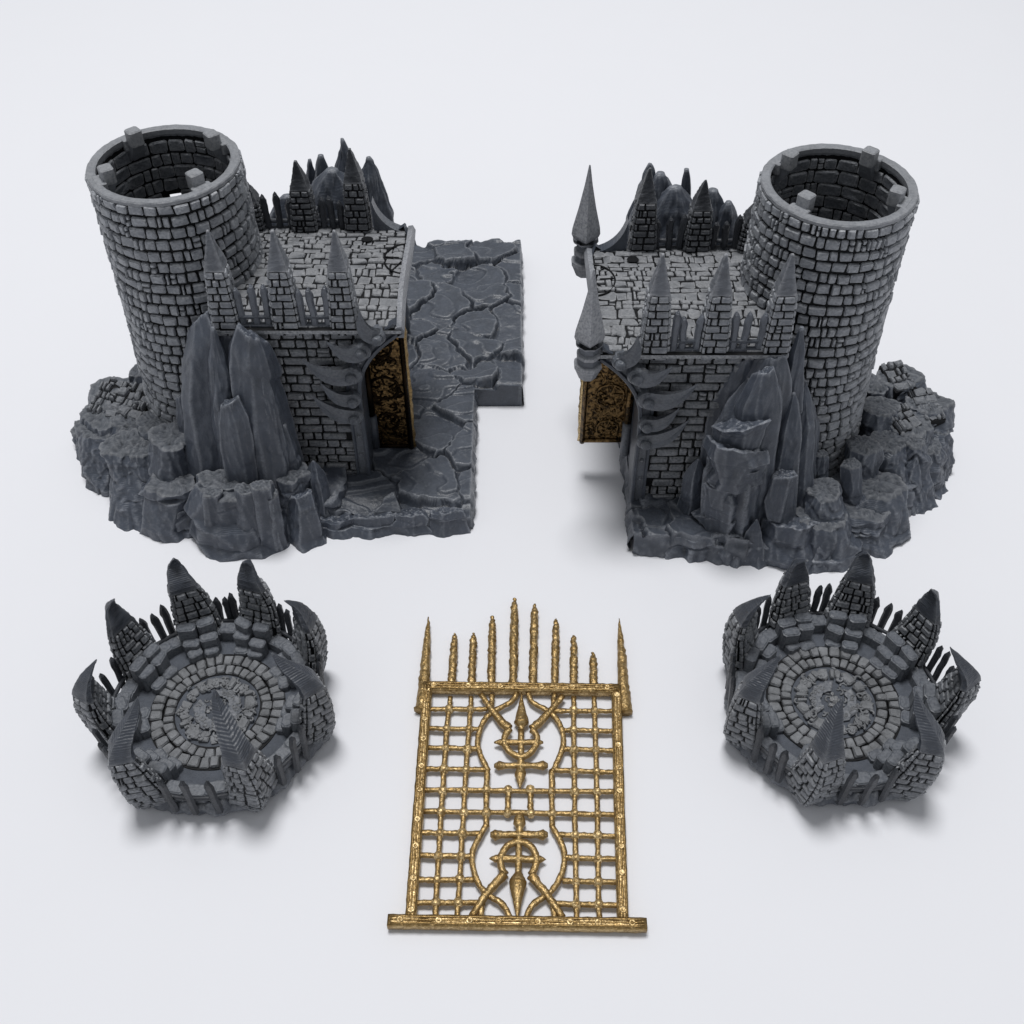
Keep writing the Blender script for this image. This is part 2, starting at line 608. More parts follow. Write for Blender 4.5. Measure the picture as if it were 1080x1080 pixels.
def picket_mesh(p0, p1, w, d, side, rng, wob=.009, tipf=.72):
    """pointed flat stake from p0 to p1; side = direction of its width"""
    mb = MB()
    p0, p1, side = np.array(p0, float), np.array(p1, float), norm(side)
    ax = norm(p1 - p0)
    nrm = norm(np.cross(side, ax))
    ts = np.array([0, .2, .4, .6, tipf, .8, .86, .93, .985])
    ws = np.array([.95, 1, .92, .97, 1.0, 1.08, .95, .6, .15]) * w / 2
    rows = []
    for t, x in zip(ts, ws):
        c = p0 + (p1 - p0) * t + side * rng.uniform(-wob, wob) * .6 + nrm * rng.uniform(-wob, wob) * .3
        dd = d / 2 * min(1, x / (w * .3))
        rows.append([c + side * (x * math.cos(a)) + nrm * (dd * math.sin(a)) for a in (np.arange(6) / 6 * 2 * PI)])
    rows = np.array(rows)
    mb.add(np.concatenate([rows.reshape(-1, 3), [p1]]), grid_faces(len(ts), 6, True) + [(5, 4, 3, 2, 1, 0)] + [((len(ts) - 1) * 6 + j, (len(ts) - 1) * 6 + (j + 1) % 6, len(ts) * 6) for j in range(6)], 0)
    return mb


def thing(name, label, cat, loc):
    o = bpy.data.objects.new(name, None)
    C.objects.link(o)
    o.location = loc
    o.empty_display_size = .2
    o['label'] = label
    o['category'] = cat
    return o


# ------------------------------------------------------------------ table
def structure_plane():
    mb = MB()
    s = 60
    mb.add([(-s, -s, 0), (s, -s, 0), (s, s + 20, 0), (-s, s + 20, 0)], [(0, 1, 2, 3)])
    m = bpy.data.materials.new('table_white')
    m.use_nodes = True
    N, L = m.node_tree.nodes, m.node_tree.links
    bs = N['Principled BSDF']
    tc = N.new('ShaderNodeTexCoord')
    n1 = N.new('ShaderNodeTexNoise')
    n1.inputs['Scale'].default_value = 1.2
    L.new(tc.outputs['Object'], n1.inputs['Vector'])
    cr = N.new('ShaderNodeMix')
    cr.data_type = 'RGBA'
    cr.inputs['A'].default_value = (.776, .788, .832, 1)
    cr.inputs['B'].default_value = (.784, .796, .840, 1)
    L.new(n1.outputs['Fac'], cr.inputs['Factor'])
    L.new(cr.outputs['Result'], bs.inputs['Base Color'])
    bs.inputs['Roughness'].default_value = .9
    bs.inputs['Specular IOR Level'].default_value = .0
    o = mb.build('tabletop', m)
    o['kind'] = 'structure'
    o['label'] = 'plain pale blue grey photo table under everything'
    return o


structure_plane()


# ------------------------------------------------------------------ tower with brick courses
def tower(parent, org, X0, Y0, rng, top=3.9, bot=.3, hole=False, mir=1):
    r_t, r_b = .775, .92

    def rad(z):
        s = np.clip((top - z) / (top - bot), 0, 1)
        return r_t + (r_b - r_t) * s ** 1.7
    mb = MB()
    n = 120
    a = np.arange(n) / n * 2 * PI
    win = (PI / 2 + .27, 3.13, .13, 2.5)          # arched opening in the far side: angle, top, half width, sill

    def inwin(t, z):
        d = np.abs(((t - win[0] + PI) % (2 * PI)) - PI) * .73
        return hole & (z > win[3]) & (d < win[2] * np.sqrt(np.clip((win[1] - z) / .22, 0, 1)))
    zs = np.linspace(bot - .25, top - .03, 60)
    V = [[(X0 + rad(z) * math.cos(t), Y0 + rad(z) * math.sin(t), z) for t in a] for z in zs]
    shell = lambda fs, zz: [f for f in fs if not inwin((f[0] % n + .5) / n * 2 * PI, (zz[f[0] // n] + zz[f[2] // n]) / 2)]
    mb.add(V, shell(grid_faces(60, n, True), zs), 1)
    ri = .712
    zi = np.linspace(top - .02, .05, 60)
    V = [[(X0 + ri * math.cos(t), Y0 + ri * math.sin(t), z) for t in a] for z in zi]
    mb.add(V, shell(grid_faces(60, n, True), zi), 1)
    a0 = PI * .5 + .2

    def S(aa, b, h):
        r = rad(b) + h
        t = a0 + aa
        w = .006 * np.sin(t * 3 + 1) + .004 * np.sin(t * 7)
        return np.stack([X0 + r * np.cos(t), Y0 + r * np.sin(t), b + w], -1)
    bricks(mb, layout(0, 2 * PI, bot - .22, top - .035, .134, .178, rng, split=.16, gap=.026, rhj=.05, vgap=.036), S, .038, rng, 0, da=.84, db=1, chamf=.24, inset=.22, jit=.14, keep=lambda x, z: ~inwin(a0 + x, z))

    def Si(aa, b, h):
        t = a0 - aa
        r = ri - h
        return np.stack([X0 + r * np.cos(t), Y0 + r * np.sin(t), b], -1)
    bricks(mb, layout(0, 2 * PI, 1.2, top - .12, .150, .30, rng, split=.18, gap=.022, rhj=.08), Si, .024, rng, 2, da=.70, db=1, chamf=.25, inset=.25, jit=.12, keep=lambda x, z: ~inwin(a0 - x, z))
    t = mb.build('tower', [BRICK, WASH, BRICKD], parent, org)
    # rim
    rb = MB()
    prof = [(ri + .012, top - .12), (ri - .012, top - .06), (ri - .012, top - .008), (ri + .004, top), (r_t + .012, top), (r_t + .022, top - .012), (r_t + .022, top - .045), (r_t - .01, top - .05)]
    n = 180
    a = np.arange(n) / n * 2 * PI
    V = []
    for k, (r, z) in enumerate(prof):
        rw = r + (fbm(np.stack([np.cos(a) * 9, np.sin(a) * 9, 0 * a + k * .3], -1), 2) * .008 if r > .7 else 0)
        V.append(np.stack([X0 + rw * np.cos(a), Y0 + rw * np.sin(a), z + fbm(np.stack([np.cos(a) * 14, np.sin(a) * 14, 0 * a + k], -1), 2) * .003], -1))
    rb.add(np.array(V)[::-1], grid_faces(len(prof), n, True), 0)
    rb.build('rim', RIM, t)
    t.data.name = 'tower'
    bpy.data.objects[t.name]
    # locating pegs
    for an in (40, 132, 212, 316):
        an = math.radians(an if mir > 0 else 180 - an)
        pm = MB()
        ca, sa = math.cos(an), math.sin(an)
        line = [(ri + .01, top - .20), (ri - .05, top - .12), (ri - .10, top - .03), (ri - .115, top + .01)]
        tube(pm, [(X0 + r * ca, Y0 + r * sa, z) for r, z in line], [.11, .105, .098, .09], 4, 0, smooth=False)
        box(pm, (X0 + (ri - .115) * ca, Y0 + (ri - .115) * sa, top - .05), .15, .14, .175, 0, .018, an + PI / 2)
        box(pm, (X0 + (ri - .02) * ca, Y0 + (ri - .02) * sa, top - .12), .22, .10, .126, 0, .012, an + PI / 2)
        pm.build('peg', RIM, t)
    # floor
    fm = MB()
    n = 48
    a = np.arange(n) / n * 2 * PI
    inner = [(X0 + .02 * math.cos(t), Y0 + .02 * math.sin(t), 1.25) for t in a]
    low = [(X0 + .02 * math.cos(t), Y0 + .02 * math.sin(t), 1.2) for t in a]
    outer = [(X0 + ri * math.cos(t), Y0 + ri * math.sin(t), 1.25) for t in a]
    fm.add(np.array([outer, inner, low]), grid_faces(3, n, True), 0)
    fm.build('floor', BRICKD, t)
    for ch in t.children:
        # parts were written in world coordinates: bring them under the thing's origin
        ch.data.transform(__import__('mathutils').Matrix.Translation(-Vector(org)))
    return t


# ------------------------------------------------------------------ pavement of cracked flagstones
def pave_height(x, y, seeds, z0, seedn=0.0):
    p = np.stack([x, y, 0 * x + seedn], -1)
    wx = x + .10 * fbm(p * 2.6, 3)
    wy = y + .10 * fbm(p * 2.6 + 31, 3)
    d = np.sqrt((wx[:, None] - seeds[None, :, 0]) ** 2 + ((wy[:, None] - seeds[None, :, 1]) * seeds[None, :, 6]) ** 2)
    o = np.argsort(d, 1)[:, :2]
    r = np.arange(len(x))
    f1, f2 = d[r, o[:, 0]], d[r, o[:, 1]]
    e = f2 - f1
    s = seeds[o[:, 0]]
    plate = s[:, 2] + s[:, 3] * (x - s[:, 0]) + s[:, 4] * (y - s[:, 1])
    e = e + .09 * np.clip(perlin(p * 1.1 + 60) * 1.6 - .5, 0, 1)
    cw = .035 + .05 * np.clip(perlin(p * 1.7 + 40) + .3, 0, 1)
    k = np.clip(e / cw, 0, 1)
    k = k * k * (3 - 2 * k)
    # chipped slate layers: terraces with a sharp riser
    q = fbm(p * np.array((1.1, 2.0, 1)) + s[:, 5:6], 2) * 1.9
    fl = np.floor(q) + np.clip((q - np.floor(q) - .82) / .18, 0, 1)
    q2 = fbm(p * np.array((2.6, 3.6, 1)) + s[:, 5:6] + 9, 2) * 2.0
    fl2 = np.floor(q2) + np.clip((q2 - np.floor(q2) - .8) / .2, 0, 1)
    return z0 - .06 + (plate + .06 + fl * .030 + fl2 * .002) * k + fbm(p * 6, 3) * .006 + ridged(p * 14, 2) * .002


def pave_seeds(x0, x1, y0, y1, n, rng):
    P = rng.uniform((x0, y0), (x1, y1), (n * 12, 2))
    keep = []
    md = math.sqrt((x1 - x0) * (y1 - y0) / n) * .62
    for p in P:
        if all((p[0] - q[0]) ** 2 + (p[1] - q[1]) ** 2 > md * md for q in keep):
            keep.append(p)
    k = len(keep)
    return np.concatenate([np.array(keep), rng.uniform(-.03, .10, (k, 1)), rng.uniform(-.17, .17, (k, 2)), rng.uniform(0, 40, (k, 1)), rng.uniform(.8, 1.5, (k, 1))], 1)


def pave_patch(mb, x0, x1, yf, yb, nx, ny, seeds, z0, skirts='fblr', drop=None, mat=0, seedn=0.0, wall=.02):
    """yf, yb functions of x"""
    xs = np.linspace(x0, x1, nx)
    F_, B_ = yf(xs), yb(xs)
    t = np.linspace(0, 1, ny)
    X = np.repeat(xs[None], ny, 0)
    Y = F_[None] + (B_ - F_)[None] * t[:, None]
    Z = pave_height(X.ravel(), Y.ravel(), seeds, z0, seedn).reshape(X.shape)
    if drop is not None:
        Z = drop(X, Y, Z)
    P = np.stack([X, Y, Z], -1)
    mb.add(P, grid_faces(ny, nx), mat, True)

    def skirt(line, out, rev):
        ns = 9
        rows = []
        for q in range(ns):
            s = q / (ns - 1)
            r = line.copy()
            r[:, 2] = line[:, 2] * (1 - s)
            dsp = fbm(r * np.array((4, 4, 5)) + 3, 3) * wall * min(1, s * 4) + wall * .6 * min(1, s * 3)
            r[:, :2] += np.array(out)[None, :2] * dsp[:, None]
            rows.append(r)
        mb.add(np.array(rows), grid_faces(ns, len(line), flip=rev), mat, True)
    if 'f' in skirts:
        skirt(P[0], (0, -1), True)
    if 'b' in skirts:
        skirt(P[-1], (0, 1), False)
    if 'l' in skirts:
        skirt(P[:, 0], (-1, 0), False)
    if 'r' in skirts:
        skirt(P[:, -1], (1, 0), True)


def rock_base(parent, org, outline, ztop, rng, cx, cy, mat, name='rock_base'):
    """solid craggy plinth with an irregular foot outline"""
    O = np.array(outline, float)
    N = 520
    th = np.arange(N) / N * 2 * PI
    R = np.zeros(N)
    for i, t in enumerate(th):
        d = np.array((math.cos(t), math.sin(t)))
        best = 0
        for k in range(len(O)):
            a, b = O[k] - (cx, cy), O[(k + 1) % len(O)] - (cx, cy)
            e = b - a
            den = d[0] * e[1] - d[1] * e[0]
            if abs(den) < 1e-9:
                continue
            s = (a[0] * e[1] - a[1] * e[0]) / den
            q = (a[0] * d[1] - a[1] * d[0]) / den
            if s > 0 and -1e-6 <= q <= 1 + 1e-6:
                best = max(best, s)
        R[i] = best
    R = np.convolve(np.concatenate([R[-6:], R, R[:6]]), np.ones(13) / 13, 'valid')
    M = 26
    rows = []
    sd = rng.uniform(0, 40)
    for q in range(M):
        s = q / (M - 1)
        zt = ztop + .16 * perlin(np.stack([np.cos(th) * 4, np.sin(th) * 4, 0 * th + sd], -1))
        z = zt * s
        r = R - .10 * s
        P = np.stack([cx + r * np.cos(th), cy + r * np.sin(th), z], -1)
        rib = ridged(P * np.array((2.3, 2.3, .35)) + sd, 3)
        led = np.abs(((P[:, 2] * 3.1 + perlin(P * 1.7 + sd)) % 1) - .5)
        dsp = rib * .07 + fbm(P * 5 + sd, 3) * .02 - np.clip(.12 - led, 0, .12) * .25
        P[:, 0] += np.cos(th) * (dsp - .05)
        P[:, 1] += np.sin(th) * (dsp - .05)
        rows.append(P)
    K = 26
    top = rows[-1]
    for q in range(1, K):
        s = 1 - q / K
        P = top.copy()
        P[:, 0] = cx + (top[:, 0] - cx) * s
        P[:, 1] = cy + (top[:, 1] - cy) * s
        P[:, 2] = ztop + .16 * s * (top[:, 2] - ztop) / .16 + fbm(P * 3 + sd, 4) * .05
        rows.append(P)
    mb = MB()
    A = np.array(rows)
    mb.add(A, grid_faces(len(rows), N, True), 0, True)
    return mb.build(name, mat, parent, org)


# ------------------------------------------------------------------ gatehouse
def bez(p0, p1, p2, n):
    t = np.linspace(0, 1, n)[:, None]
    p0, p1, p2 = map(lambda q: np.array(q, float), (p0, p1, p2))
    return (1 - t) ** 2 * p0 + 2 * t * (1 - t) * p1 + t * t * p2


def gatehouse(label, X0, Y0, sgn, seed, hole):
    rng = np.random.RandomState(seed)
    org = (X0, Y0, 0)
    root = thing('gatehouse', label, 'gatehouse', org)

    def W(u, w, z):                                     # along wing, depth, height -> world
        return np.stack(np.broadcast_arrays(X0 + sgn * np.asarray(u, float), Y0 + np.asarray(w, float), np.asarray(z, float)), -1)
    fl = sgn < 0

    def put(mb, name, mats, parent=root):
        if fl:
            mb.f = [f[::-1] for f in mb.f]
        return mb.build(name, mats, parent, org)
    tower(root, org, X0, Y0, rng, hole=hole, mir=sgn)
    wf, wb, zr, zb = -1.08, .68, 2.54, .25
    # arch profile in (u,z)
    jamb = [(1.93, zb), (1.94, .8), (1.94, 1.35), (1.945, 1.62)]
    curve = bez((1.945, 1.66), (1.97, 2.18), (2.50, 2.55), 12)
    arch = np.array(jamb + curve[1:].tolist())
    # --- wing wall: vault solid, bricks on the outer faces
    mb = MB()
    prof = np.concatenate([[(.55, zb)], arch, [(2.50, zr + .02), (.55, zr + .02)]])
    n = len(prof)
    V = np.concatenate([W(prof[:, 0], wf, prof[:, 1]), W(prof[:, 0], wb, prof[:, 1])])
    fc = [(k, k + n, (k + 1) % n + n, (k + 1) % n) for k in range(n)]
    mb.add(V, fc, 1)
    mb.add(W(prof[:, 0], wf, prof[:, 1]), [tuple(range(n))], 1)
    mb.add(W(prof[:, 0], wb, prof[:, 1]), [tuple(range(n - 1, -1, -1))], 1)

    def inside(a, b):
        lim = np.interp(b, arch[:, 1], arch[:, 0])
        return a < lim - .10
    Sf = lambda a, b, h: W(a, wf - h, b)
    bricks(mb, layout(.56, 2.5, zb, zr - .02, .128, .24, rng, split=.26, gap=.024, rhj=.06, vgap=.034), Sf, .034, rng, 0, chamf=.22, inset=.28, jit=.14, keep=inside)
    Sb = lambda a, b, h: W(a, wb + h, b)
    bricks(mb, layout(.56, 2.4, .4, zr - .02, .14, .26, rng, split=.2, gap=.022), Sb, .03, rng, 0, chamf=.22, keep=inside)
    if fl:
        pass
    wall = put(mb, 'wall', [BRICKD, WASH, TRIM])  # wall bricks take the darker tone to include shade under the parapet overhang
    # --- inner vault skin (smooth) and string course under the parapet
    mb = MB()
    A2 = arch.copy()
    A2[:, 0] += .004
    ws = np.linspace(wf + .12, wb - .02, 6)
    mb.add(np.array([W(A2[:, 0], w, A2[:, 1] - .003) for w in ws]), grid_faces(6, len(A2)), 0, True)
    put(mb, 'vault_lining', [TRIM], wall)
    # --- arch rib on the front and back face
    for wc, dirn in ((wf, -1), (wb, 1)):
        mb = MB()
        Tn = norm(np.gradient(arch, axis=0))
        Nn = np.stack([-Tn[:, 1], Tn[:, 0]], 1)          # pointing into the wall
        # cross-section: (offset into wall, depth outwards)
        cs = [(-.030, -.30), (-.030, .075), (-.018, .09), (.012, .09), (.022, .055), (.105, .055), (.115, .085), (.14, .085), (.15, .0)]
        rows = []
        for (o, d) in cs:
            q = arch + Nn * o
            rows.append(W(q[:, 0], wc + dirn * d, q[:, 1]))
        mb.add(np.array(rows), grid_faces(len(cs), len(arch), flip=(dirn < 0)), 0)
        e = np.array(rows)
        mb.add(np.array([e[:, -1]]).reshape(-1, 3), [tuple(range(len(cs)))], 0)
        # beaded relief inside the rib channel
        for q in range(26):
            s = (q + .5) / 26 * (len(arch) - 1)
            c = np.array([np.interp(s, np.arange(len(arch)), arch[:, k] + Nn[:, k] * .064) for k in (0, 1)])
            if rng.rand() < .75:
                p = W(c[0], wc + dirn * .05, c[1])
                r = rng.uniform(.018, .03)
                a = np.arange(6) / 6 * 2 * PI
                top = W(c[0] + r * .5 * np.cos(a), wc + dirn * .082, c[1] + r * .5 * np.sin(a))
                bot = W(c[0] + r * np.cos(a), wc + dirn * .055, c[1] + r * 1.1 * np.sin(a))
                mb.add(np.concatenate([bot, top]), grid_faces(2, 6, True) + [tuple(range(6, 12))], 0)
        put(mb, 'arch_rib', [TRIM], wall)
    # --- claws bolted to the rib
    claws = [((2.24, 2.52), (2.10, 2.92), (2.06, 2.58), .10),
             ((2.05, 2.32), (1.70, 2.52), (1.86, 2.24), .115),
             ((1.90, 1.98), (1.40, 2.28), (1.62, 1.93), .13),
             ((1.88, 1.62), (1.56, 1.93), (1.70, 1.62), .10),
             ((1.87, 1.36), (1.44, 1.75), (1.62, 1.40), .115)]
    for p0, p2, p1, wd in claws:
        mb = MB()
        cpts = bez(p0, p1, p2, 16)
        T2 = norm(np.gradient(cpts, axis=0))
        N2 = np.stack([-T2[:, 1], T2[:, 0]], 1)
        tt = np.linspace(0, 1, 16)
        wd_ = wd * (1 - tt ** 1.6) * (1 + .25 * np.sin(tt * PI)) + .004
        lift = .10 + .10 * tt                              # stands off the wall towards the tip
        rows = []
        for (o, d) in ((-1, .0), (-.92, .06), (-.1, .095), (.85, .055), (1, 0), (.3, -.06), (-.3, -.06)):
            q = cpts + N2 * (o * wd_)[:, None]
            rows.append(W(q[:, 0], wf - lift - d * (wd_ / wd) * .8, q[:, 1]))
        mb.add(np.array(rows), grid_faces(7, 16) + grid_faces(2, 16), 0)
        rr = np.array(rows)
        mb.add(np.stack([rr[6], rr[0]]), grid_faces(2, 16), 0)
        # rounded butt
        a = np.linspace(0, 2 * PI, 14)[:-1]
        ang0 = wd * .92
        for r0, d0, r1, d1 in ((ang0, .02, ang0, .14), (ang0, .14, ang0 * .8, .165)):
            mb.add(np.concatenate([W(p0[0] + r0 * np.cos(a), wf - d0, p0[1] + r0 * np.sin(a)), W(p0[0] + r1 * np.cos(a), wf - d1, p0[1] + r1 * np.sin(a))]), grid_faces(2, 13, True), 0)
        mb.add(W(p0[0] + ang0 * .8 * np.cos(a), wf - .165, p0[1] + ang0 * .8 * np.sin(a)), [tuple(range(13))], 0)
        cl = put(mb, 'claw', [TRIM], wall)
        rv = MB()
        prev = None
        for r0, d0 in ((.062, .15), (.062, .205), (.045, .228), (.014, .238)):
            ring = W(p0[0] + r0 * np.cos(a), wf - d0, p0[1] + r0 * np.sin(a))
            if prev is not None:
                rv.add(np.concatenate([prev, ring]), grid_faces(2, 13, True), 0)
            prev = ring
        rv.add(prev, [tuple(range(13))], 0)
        if False:
            pass
        o = put(rv, 'rivet', [TRIM], wall)
    # --- roof deck
    mb = MB()
    V = W(np.array([.55, 2.50, 2.50, .55] * 2), np.array([wf - .10, wf - .10, wb + .10, wb + .10] * 2), np.array([zr] * 4 + [zr + .045] * 4))
    dome = lambda b: .075 * (1 - np.clip(np.abs(np.asarray(b, float) - (wf + wb) / 2) / ((wb - wf) / 2 + .1), 0, 1) ** 2.2)
    wl = np.linspace(wf - .10, wb + .10, 24)
    mb.add(np.array([W(np.array([.55, 2.50]), w, zr + .045 + dome(w)) for w in wl]), grid_faces(24, 2), 1)
    mb.add(np.array([np.array([W(2.50, w, zr + .045 + dome(w)), W(2.50, w, zr + .03)]) for w in wl]), grid_faces(24, 2), 1)
    mb.add(V, [(0, 1, 5, 4), (1, 2, 6, 5), (2, 3, 7, 6), (3, 0, 4, 7), (3, 2, 1, 0)], 2)
    Sd = lambda a, b, h: W(a, b, zr + .045 + h + dome(b))
    hu, hw = 2.0, .42

    def notower(a, b):
        return (a * a + b * b) > .50
    bricks(mb, layout(.56, 2.44, wf - .06, wb + .06, .108, .17, rng, split=.36, gap=.015, rhj=.35), Sd, .018, rng, 0, chamf=.26, inset=.2, jit=.30, hj=.8, keep=notower)
    # dowel hole: black disc laid on the deck as its dark inside
    a = np.arange(16) / 16 * 2 * PI
    mb.add(np.concatenate([W(hu + .07 * np.cos(a), hw + .055 * np.sin(a), zr + .080 + dome(hw)), W(hu + .045 * np.cos(a), hw + .035 * np.sin(a), zr + .05 + dome(hw))]), grid_faces(2, 16, True), 1)
    mb.add(W(hu + .066 * np.cos(a), hw + .052 * np.sin(a), zr + .079 + dome(hw)), [tuple(range(16))], 1)
    deck = put(mb, 'roof_deck', [DECK, WASH, BRICKD])
    # curved seam and edge strip beside the arch
    mb = MB()
    for (cu, cw, r, a0, a1) in ((2.47, .02, .30, PI * .5, PI * 1.5),):
        aa = np.linspace(a0, a1, 22)
        cv = lambda rr, t: W(cu + rr * .8 * np.cos(t), cw + rr * np.sin(t), zr + .068 + dome(cw + rr * np.sin(t)))
        tube(mb, cv(r, aa), .011, 5, 0)
        for q in (4, 10, 17):
            tube(mb, [cv(r, aa[q]), cv(.65 * r, aa[q]), cv(.3 * r, aa[q])], .010, 5, 0)
    put(mb, 'seam', [WASH], deck)
    mb = MB()
    ed = [(2.44, zr + .03), (2.445, zr + .075), (2.50, zr + .085), (2.53, zr + .02), (2.52, zr - .06), (2.45, zr - .06)]
    wl = np.linspace(wf - .09, wb + .09, 14)
    mb.add(np.array([W(np.array([q[0] for q in ed]) + .012 * math.sin(3 * w), w, np.array([q[1] for q in ed]) + dome(w) * np.array([1, 1, 1, .6, .3, .3])) for w in wl]), grid_faces(14, 6, True) + [(0, 1, 2, 3, 4, 5), tuple(range(83, 77, -1))], 0)
    put(mb, 'edge_strip', [SPIKE], deck)
    # string course
    for wc, d in ((wf, -1), (wb, 1)):
        mb = MB()
        uu = np.linspace(.58, 2.40, 20)
        rows = []
        for (o, z) in ((0, zr - .03), (.04, zr - .02), (.05, zr + .0), (.05, zr + .055), (0.0, zr + .065)):
            rows.append(W(uu, wc + d * o, z + fbm(np.stack([uu * 6, 0 * uu + z, 0 * uu], -1), 2) * .008))
        mb.add(np.array(rows), grid_faces(5, 20, flip=d > 0), 0)
        put(mb, 'string_course', [BRICKD], wall)
    # --- battlement spikes
    def spike(u, w, out, tipz, wd, lean, depth=.30, kind=0, wtip=0.0):
        ts = [0, .30, .55, .62, .80, 1]
        z0 = zr - .05
        hh = tipz - z0
        zz = [z0 + hh * q for q in ts]
        ww = [wd, wd * .88, wd * .74, wd * .69, wd * .38, .012]
        oo = [.10, .095, .085, .08, .045, wtip + .014]
        ii = [-.15, -.13, -.105, -.095, -.055, wtip - .014]
        secs = []
        for k in range(6):
            ul = u + lean * ts[k] ** 1.3
            a, b = w + out * oo[k], w + out * ii[k]
            q = [(ul - ww[k], a), (ul + ww[k], a), (ul + ww[k], b), (ul - ww[k], b)]
            if out > 0:
                q = q[::-1]
            secs.append([W(p[0], p[1], zz[k]) for p in q])
        m = spike_mesh(ts, secs if sgn > 0 else [s[::-1] for s in secs], .65, 9, .16, rng, bh=.024)
        m.build('spike', [BLACKISH if out > 0 else BRICK, WASH, BLACKISH if out > 0 else SPIKE], root, org)
    us = (.61, 1.26, 1.88)
    for u in us:
        spike(u, wf + .04, -1, 3.74, .135, .02)
    for u, tz in zip((.62, 1.24, 1.87), (3.25, 3.50, 3.65)):
        spike(u, wb + .08, 1, tz, .14, .0, wtip=-.05)
    # --- railings
    for w, out in ((wf - .02, -1), (wb + .06, 1)):
        for k in range(2):
            ua, ub = us[k] + .12, us[k + 1] - .12
            rl = MB()
            tube(rl, [W(ua - .05, w, zr + .17), W((ua + ub) / 2, w, zr + .165), W(ub + .05, w, zr + .17)], .026, 6, 0, noise=.01)
            tube(rl, [W(ua - .05, w, zr + .065), W(ub + .05, w, zr + .06)], .034, 6, 0, noise=.01)
            rl.build('railing', [BLACKISH if out > 0 else BRICKD], root, org)
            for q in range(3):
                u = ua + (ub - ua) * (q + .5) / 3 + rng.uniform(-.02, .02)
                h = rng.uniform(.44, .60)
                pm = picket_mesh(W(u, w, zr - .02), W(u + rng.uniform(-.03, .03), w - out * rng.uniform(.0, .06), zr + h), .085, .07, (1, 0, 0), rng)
                pm.build('picket', [BLACKISH if out > 0 else BRICK], root, org)
    # tail buttress beside the last back spike
    mb = MB()
    q = bez((2.06, zr + .46), (2.13, zr + .12), (2.42, zr + .05), 10)
    V = np.concatenate([W(q[:, 0], wb - .02, q[:, 1]), W(q[:, 0], wb + .12, q[:, 1]), W(q[:, 0], wb - .02, 0 * q[:, 1] + zr), W(q[:, 0], wb + .12, 0 * q[:, 1] + zr)])
    mb.add(V, [(k, k + 1, k + 11, k + 10) for k in range(9)] + [(20 + k, 21 + k, k + 1, k) for k in range(9)] + [(10 + k, 11 + k, 31 + k, 30 + k) for k in range(9)], 0)
    mb.build('buttress', [TRIM], root, org)
    # --- bronze door leaf inside the vault
    dm = MB()
    wd0 = -.70 if sgn > 0 else -.42
    du0, du1, dz0, dz1 = 1.90, (2.46 if sgn > 0 else 2.55), (.36 if sgn > 0 else .58), 2.48
    bx = [(du0, wd0, dz0), (du1, wd0, dz0), (du1, wd0 + .10, dz0), (du0, wd0 + .10, dz0)]
    V = np.array([W(*p) for p in bx] + [W(p[0], p[1], dz1) for p in bx])
    dm.add(V, [(3, 2, 1, 0), (0, 1, 5, 4), (1, 2, 6, 5), (2, 3, 7, 6), (3, 0, 4, 7), (4, 5, 6, 7)], 0)
    # border and cast relief: rings, scrolls and bosses
    def strip(pts, r, d=.0):
        tube(dm, [W(p[0], wd0 - d, p[1]) for p in pts], r, 6, 0, flat=1, up=(0, 1, 0), noise=.006)
    strip([(du0, dz0 + .04), (du1 - .02, dz0 + .04)], .035)
    vlim = lambda z: np.interp(z, arch[:, 1], arch[:, 0])
    strip([(du1 - .03, dz0), (du1 - .03, dz1)], .034)
    strip([(du0 + .05, dz0), (du0 + .05, dz1)], .028)
    for cz, r in ((1.35, .17), (.82, .13), (1.95, .12)):
        aa = np.linspace(0, 2 * PI, 22)
        cu = (du0 + du1) / 2
        strip([(cu + r * math.cos(t), cz + r * math.sin(t)) for t in aa], .018)
        for t in np.arange(5) / 5 * 2 * PI + .3:
            strip([(cu + .3 * r * math.cos(t), cz + .3 * r * math.sin(t)), (cu + .95 * r * math.cos(t + .2), cz + .95 * r * math.sin(t + .2))], .013)
    for q in range(70):
        cu, cz = rng.uniform(du0 + .1, du1 - .1), rng.uniform(dz0 + .1, dz1 - .1)
        r = rng.uniform(.03, .075)
        s = rng.uniform(0, 2 * PI)
        aa = np.linspace(s, s + rng.uniform(2.0, 4.6), 9)
        strip([(cu + r * (1 - .05 * i) * math.cos(t), cz + r * (1 - .05 * i) * math.sin(t)) for i, t in enumerate(aa)], rng.uniform(.010, .016))
    tube(dm, [W(du1 - .01, wd0 + .05, z) for z in np.linspace(dz0, dz1, 26)], .040, 8, 1, up=(0, 1, 0), noise=.02)
    door = put(dm, 'door', [BRONZE, GOLD])
    hm = MB()
    tube(hm, [W(1.99, wd0 - .03, z) for z in (.95, 1.3, 1.7)], .045, 10, 0, up=(0, 1, 0))
    put(hm, 'hinge', [BRONZE], door)
    hm = MB()
    tube(hm, [W(1.99, wd0 - .03, z) for z in (.42, .7, .93)], .058, 10, 0, up=(0, 1, 0))
    put(hm, 'hinge_socket', [TRIM], wall)
    return root, org, rng, W, put, us


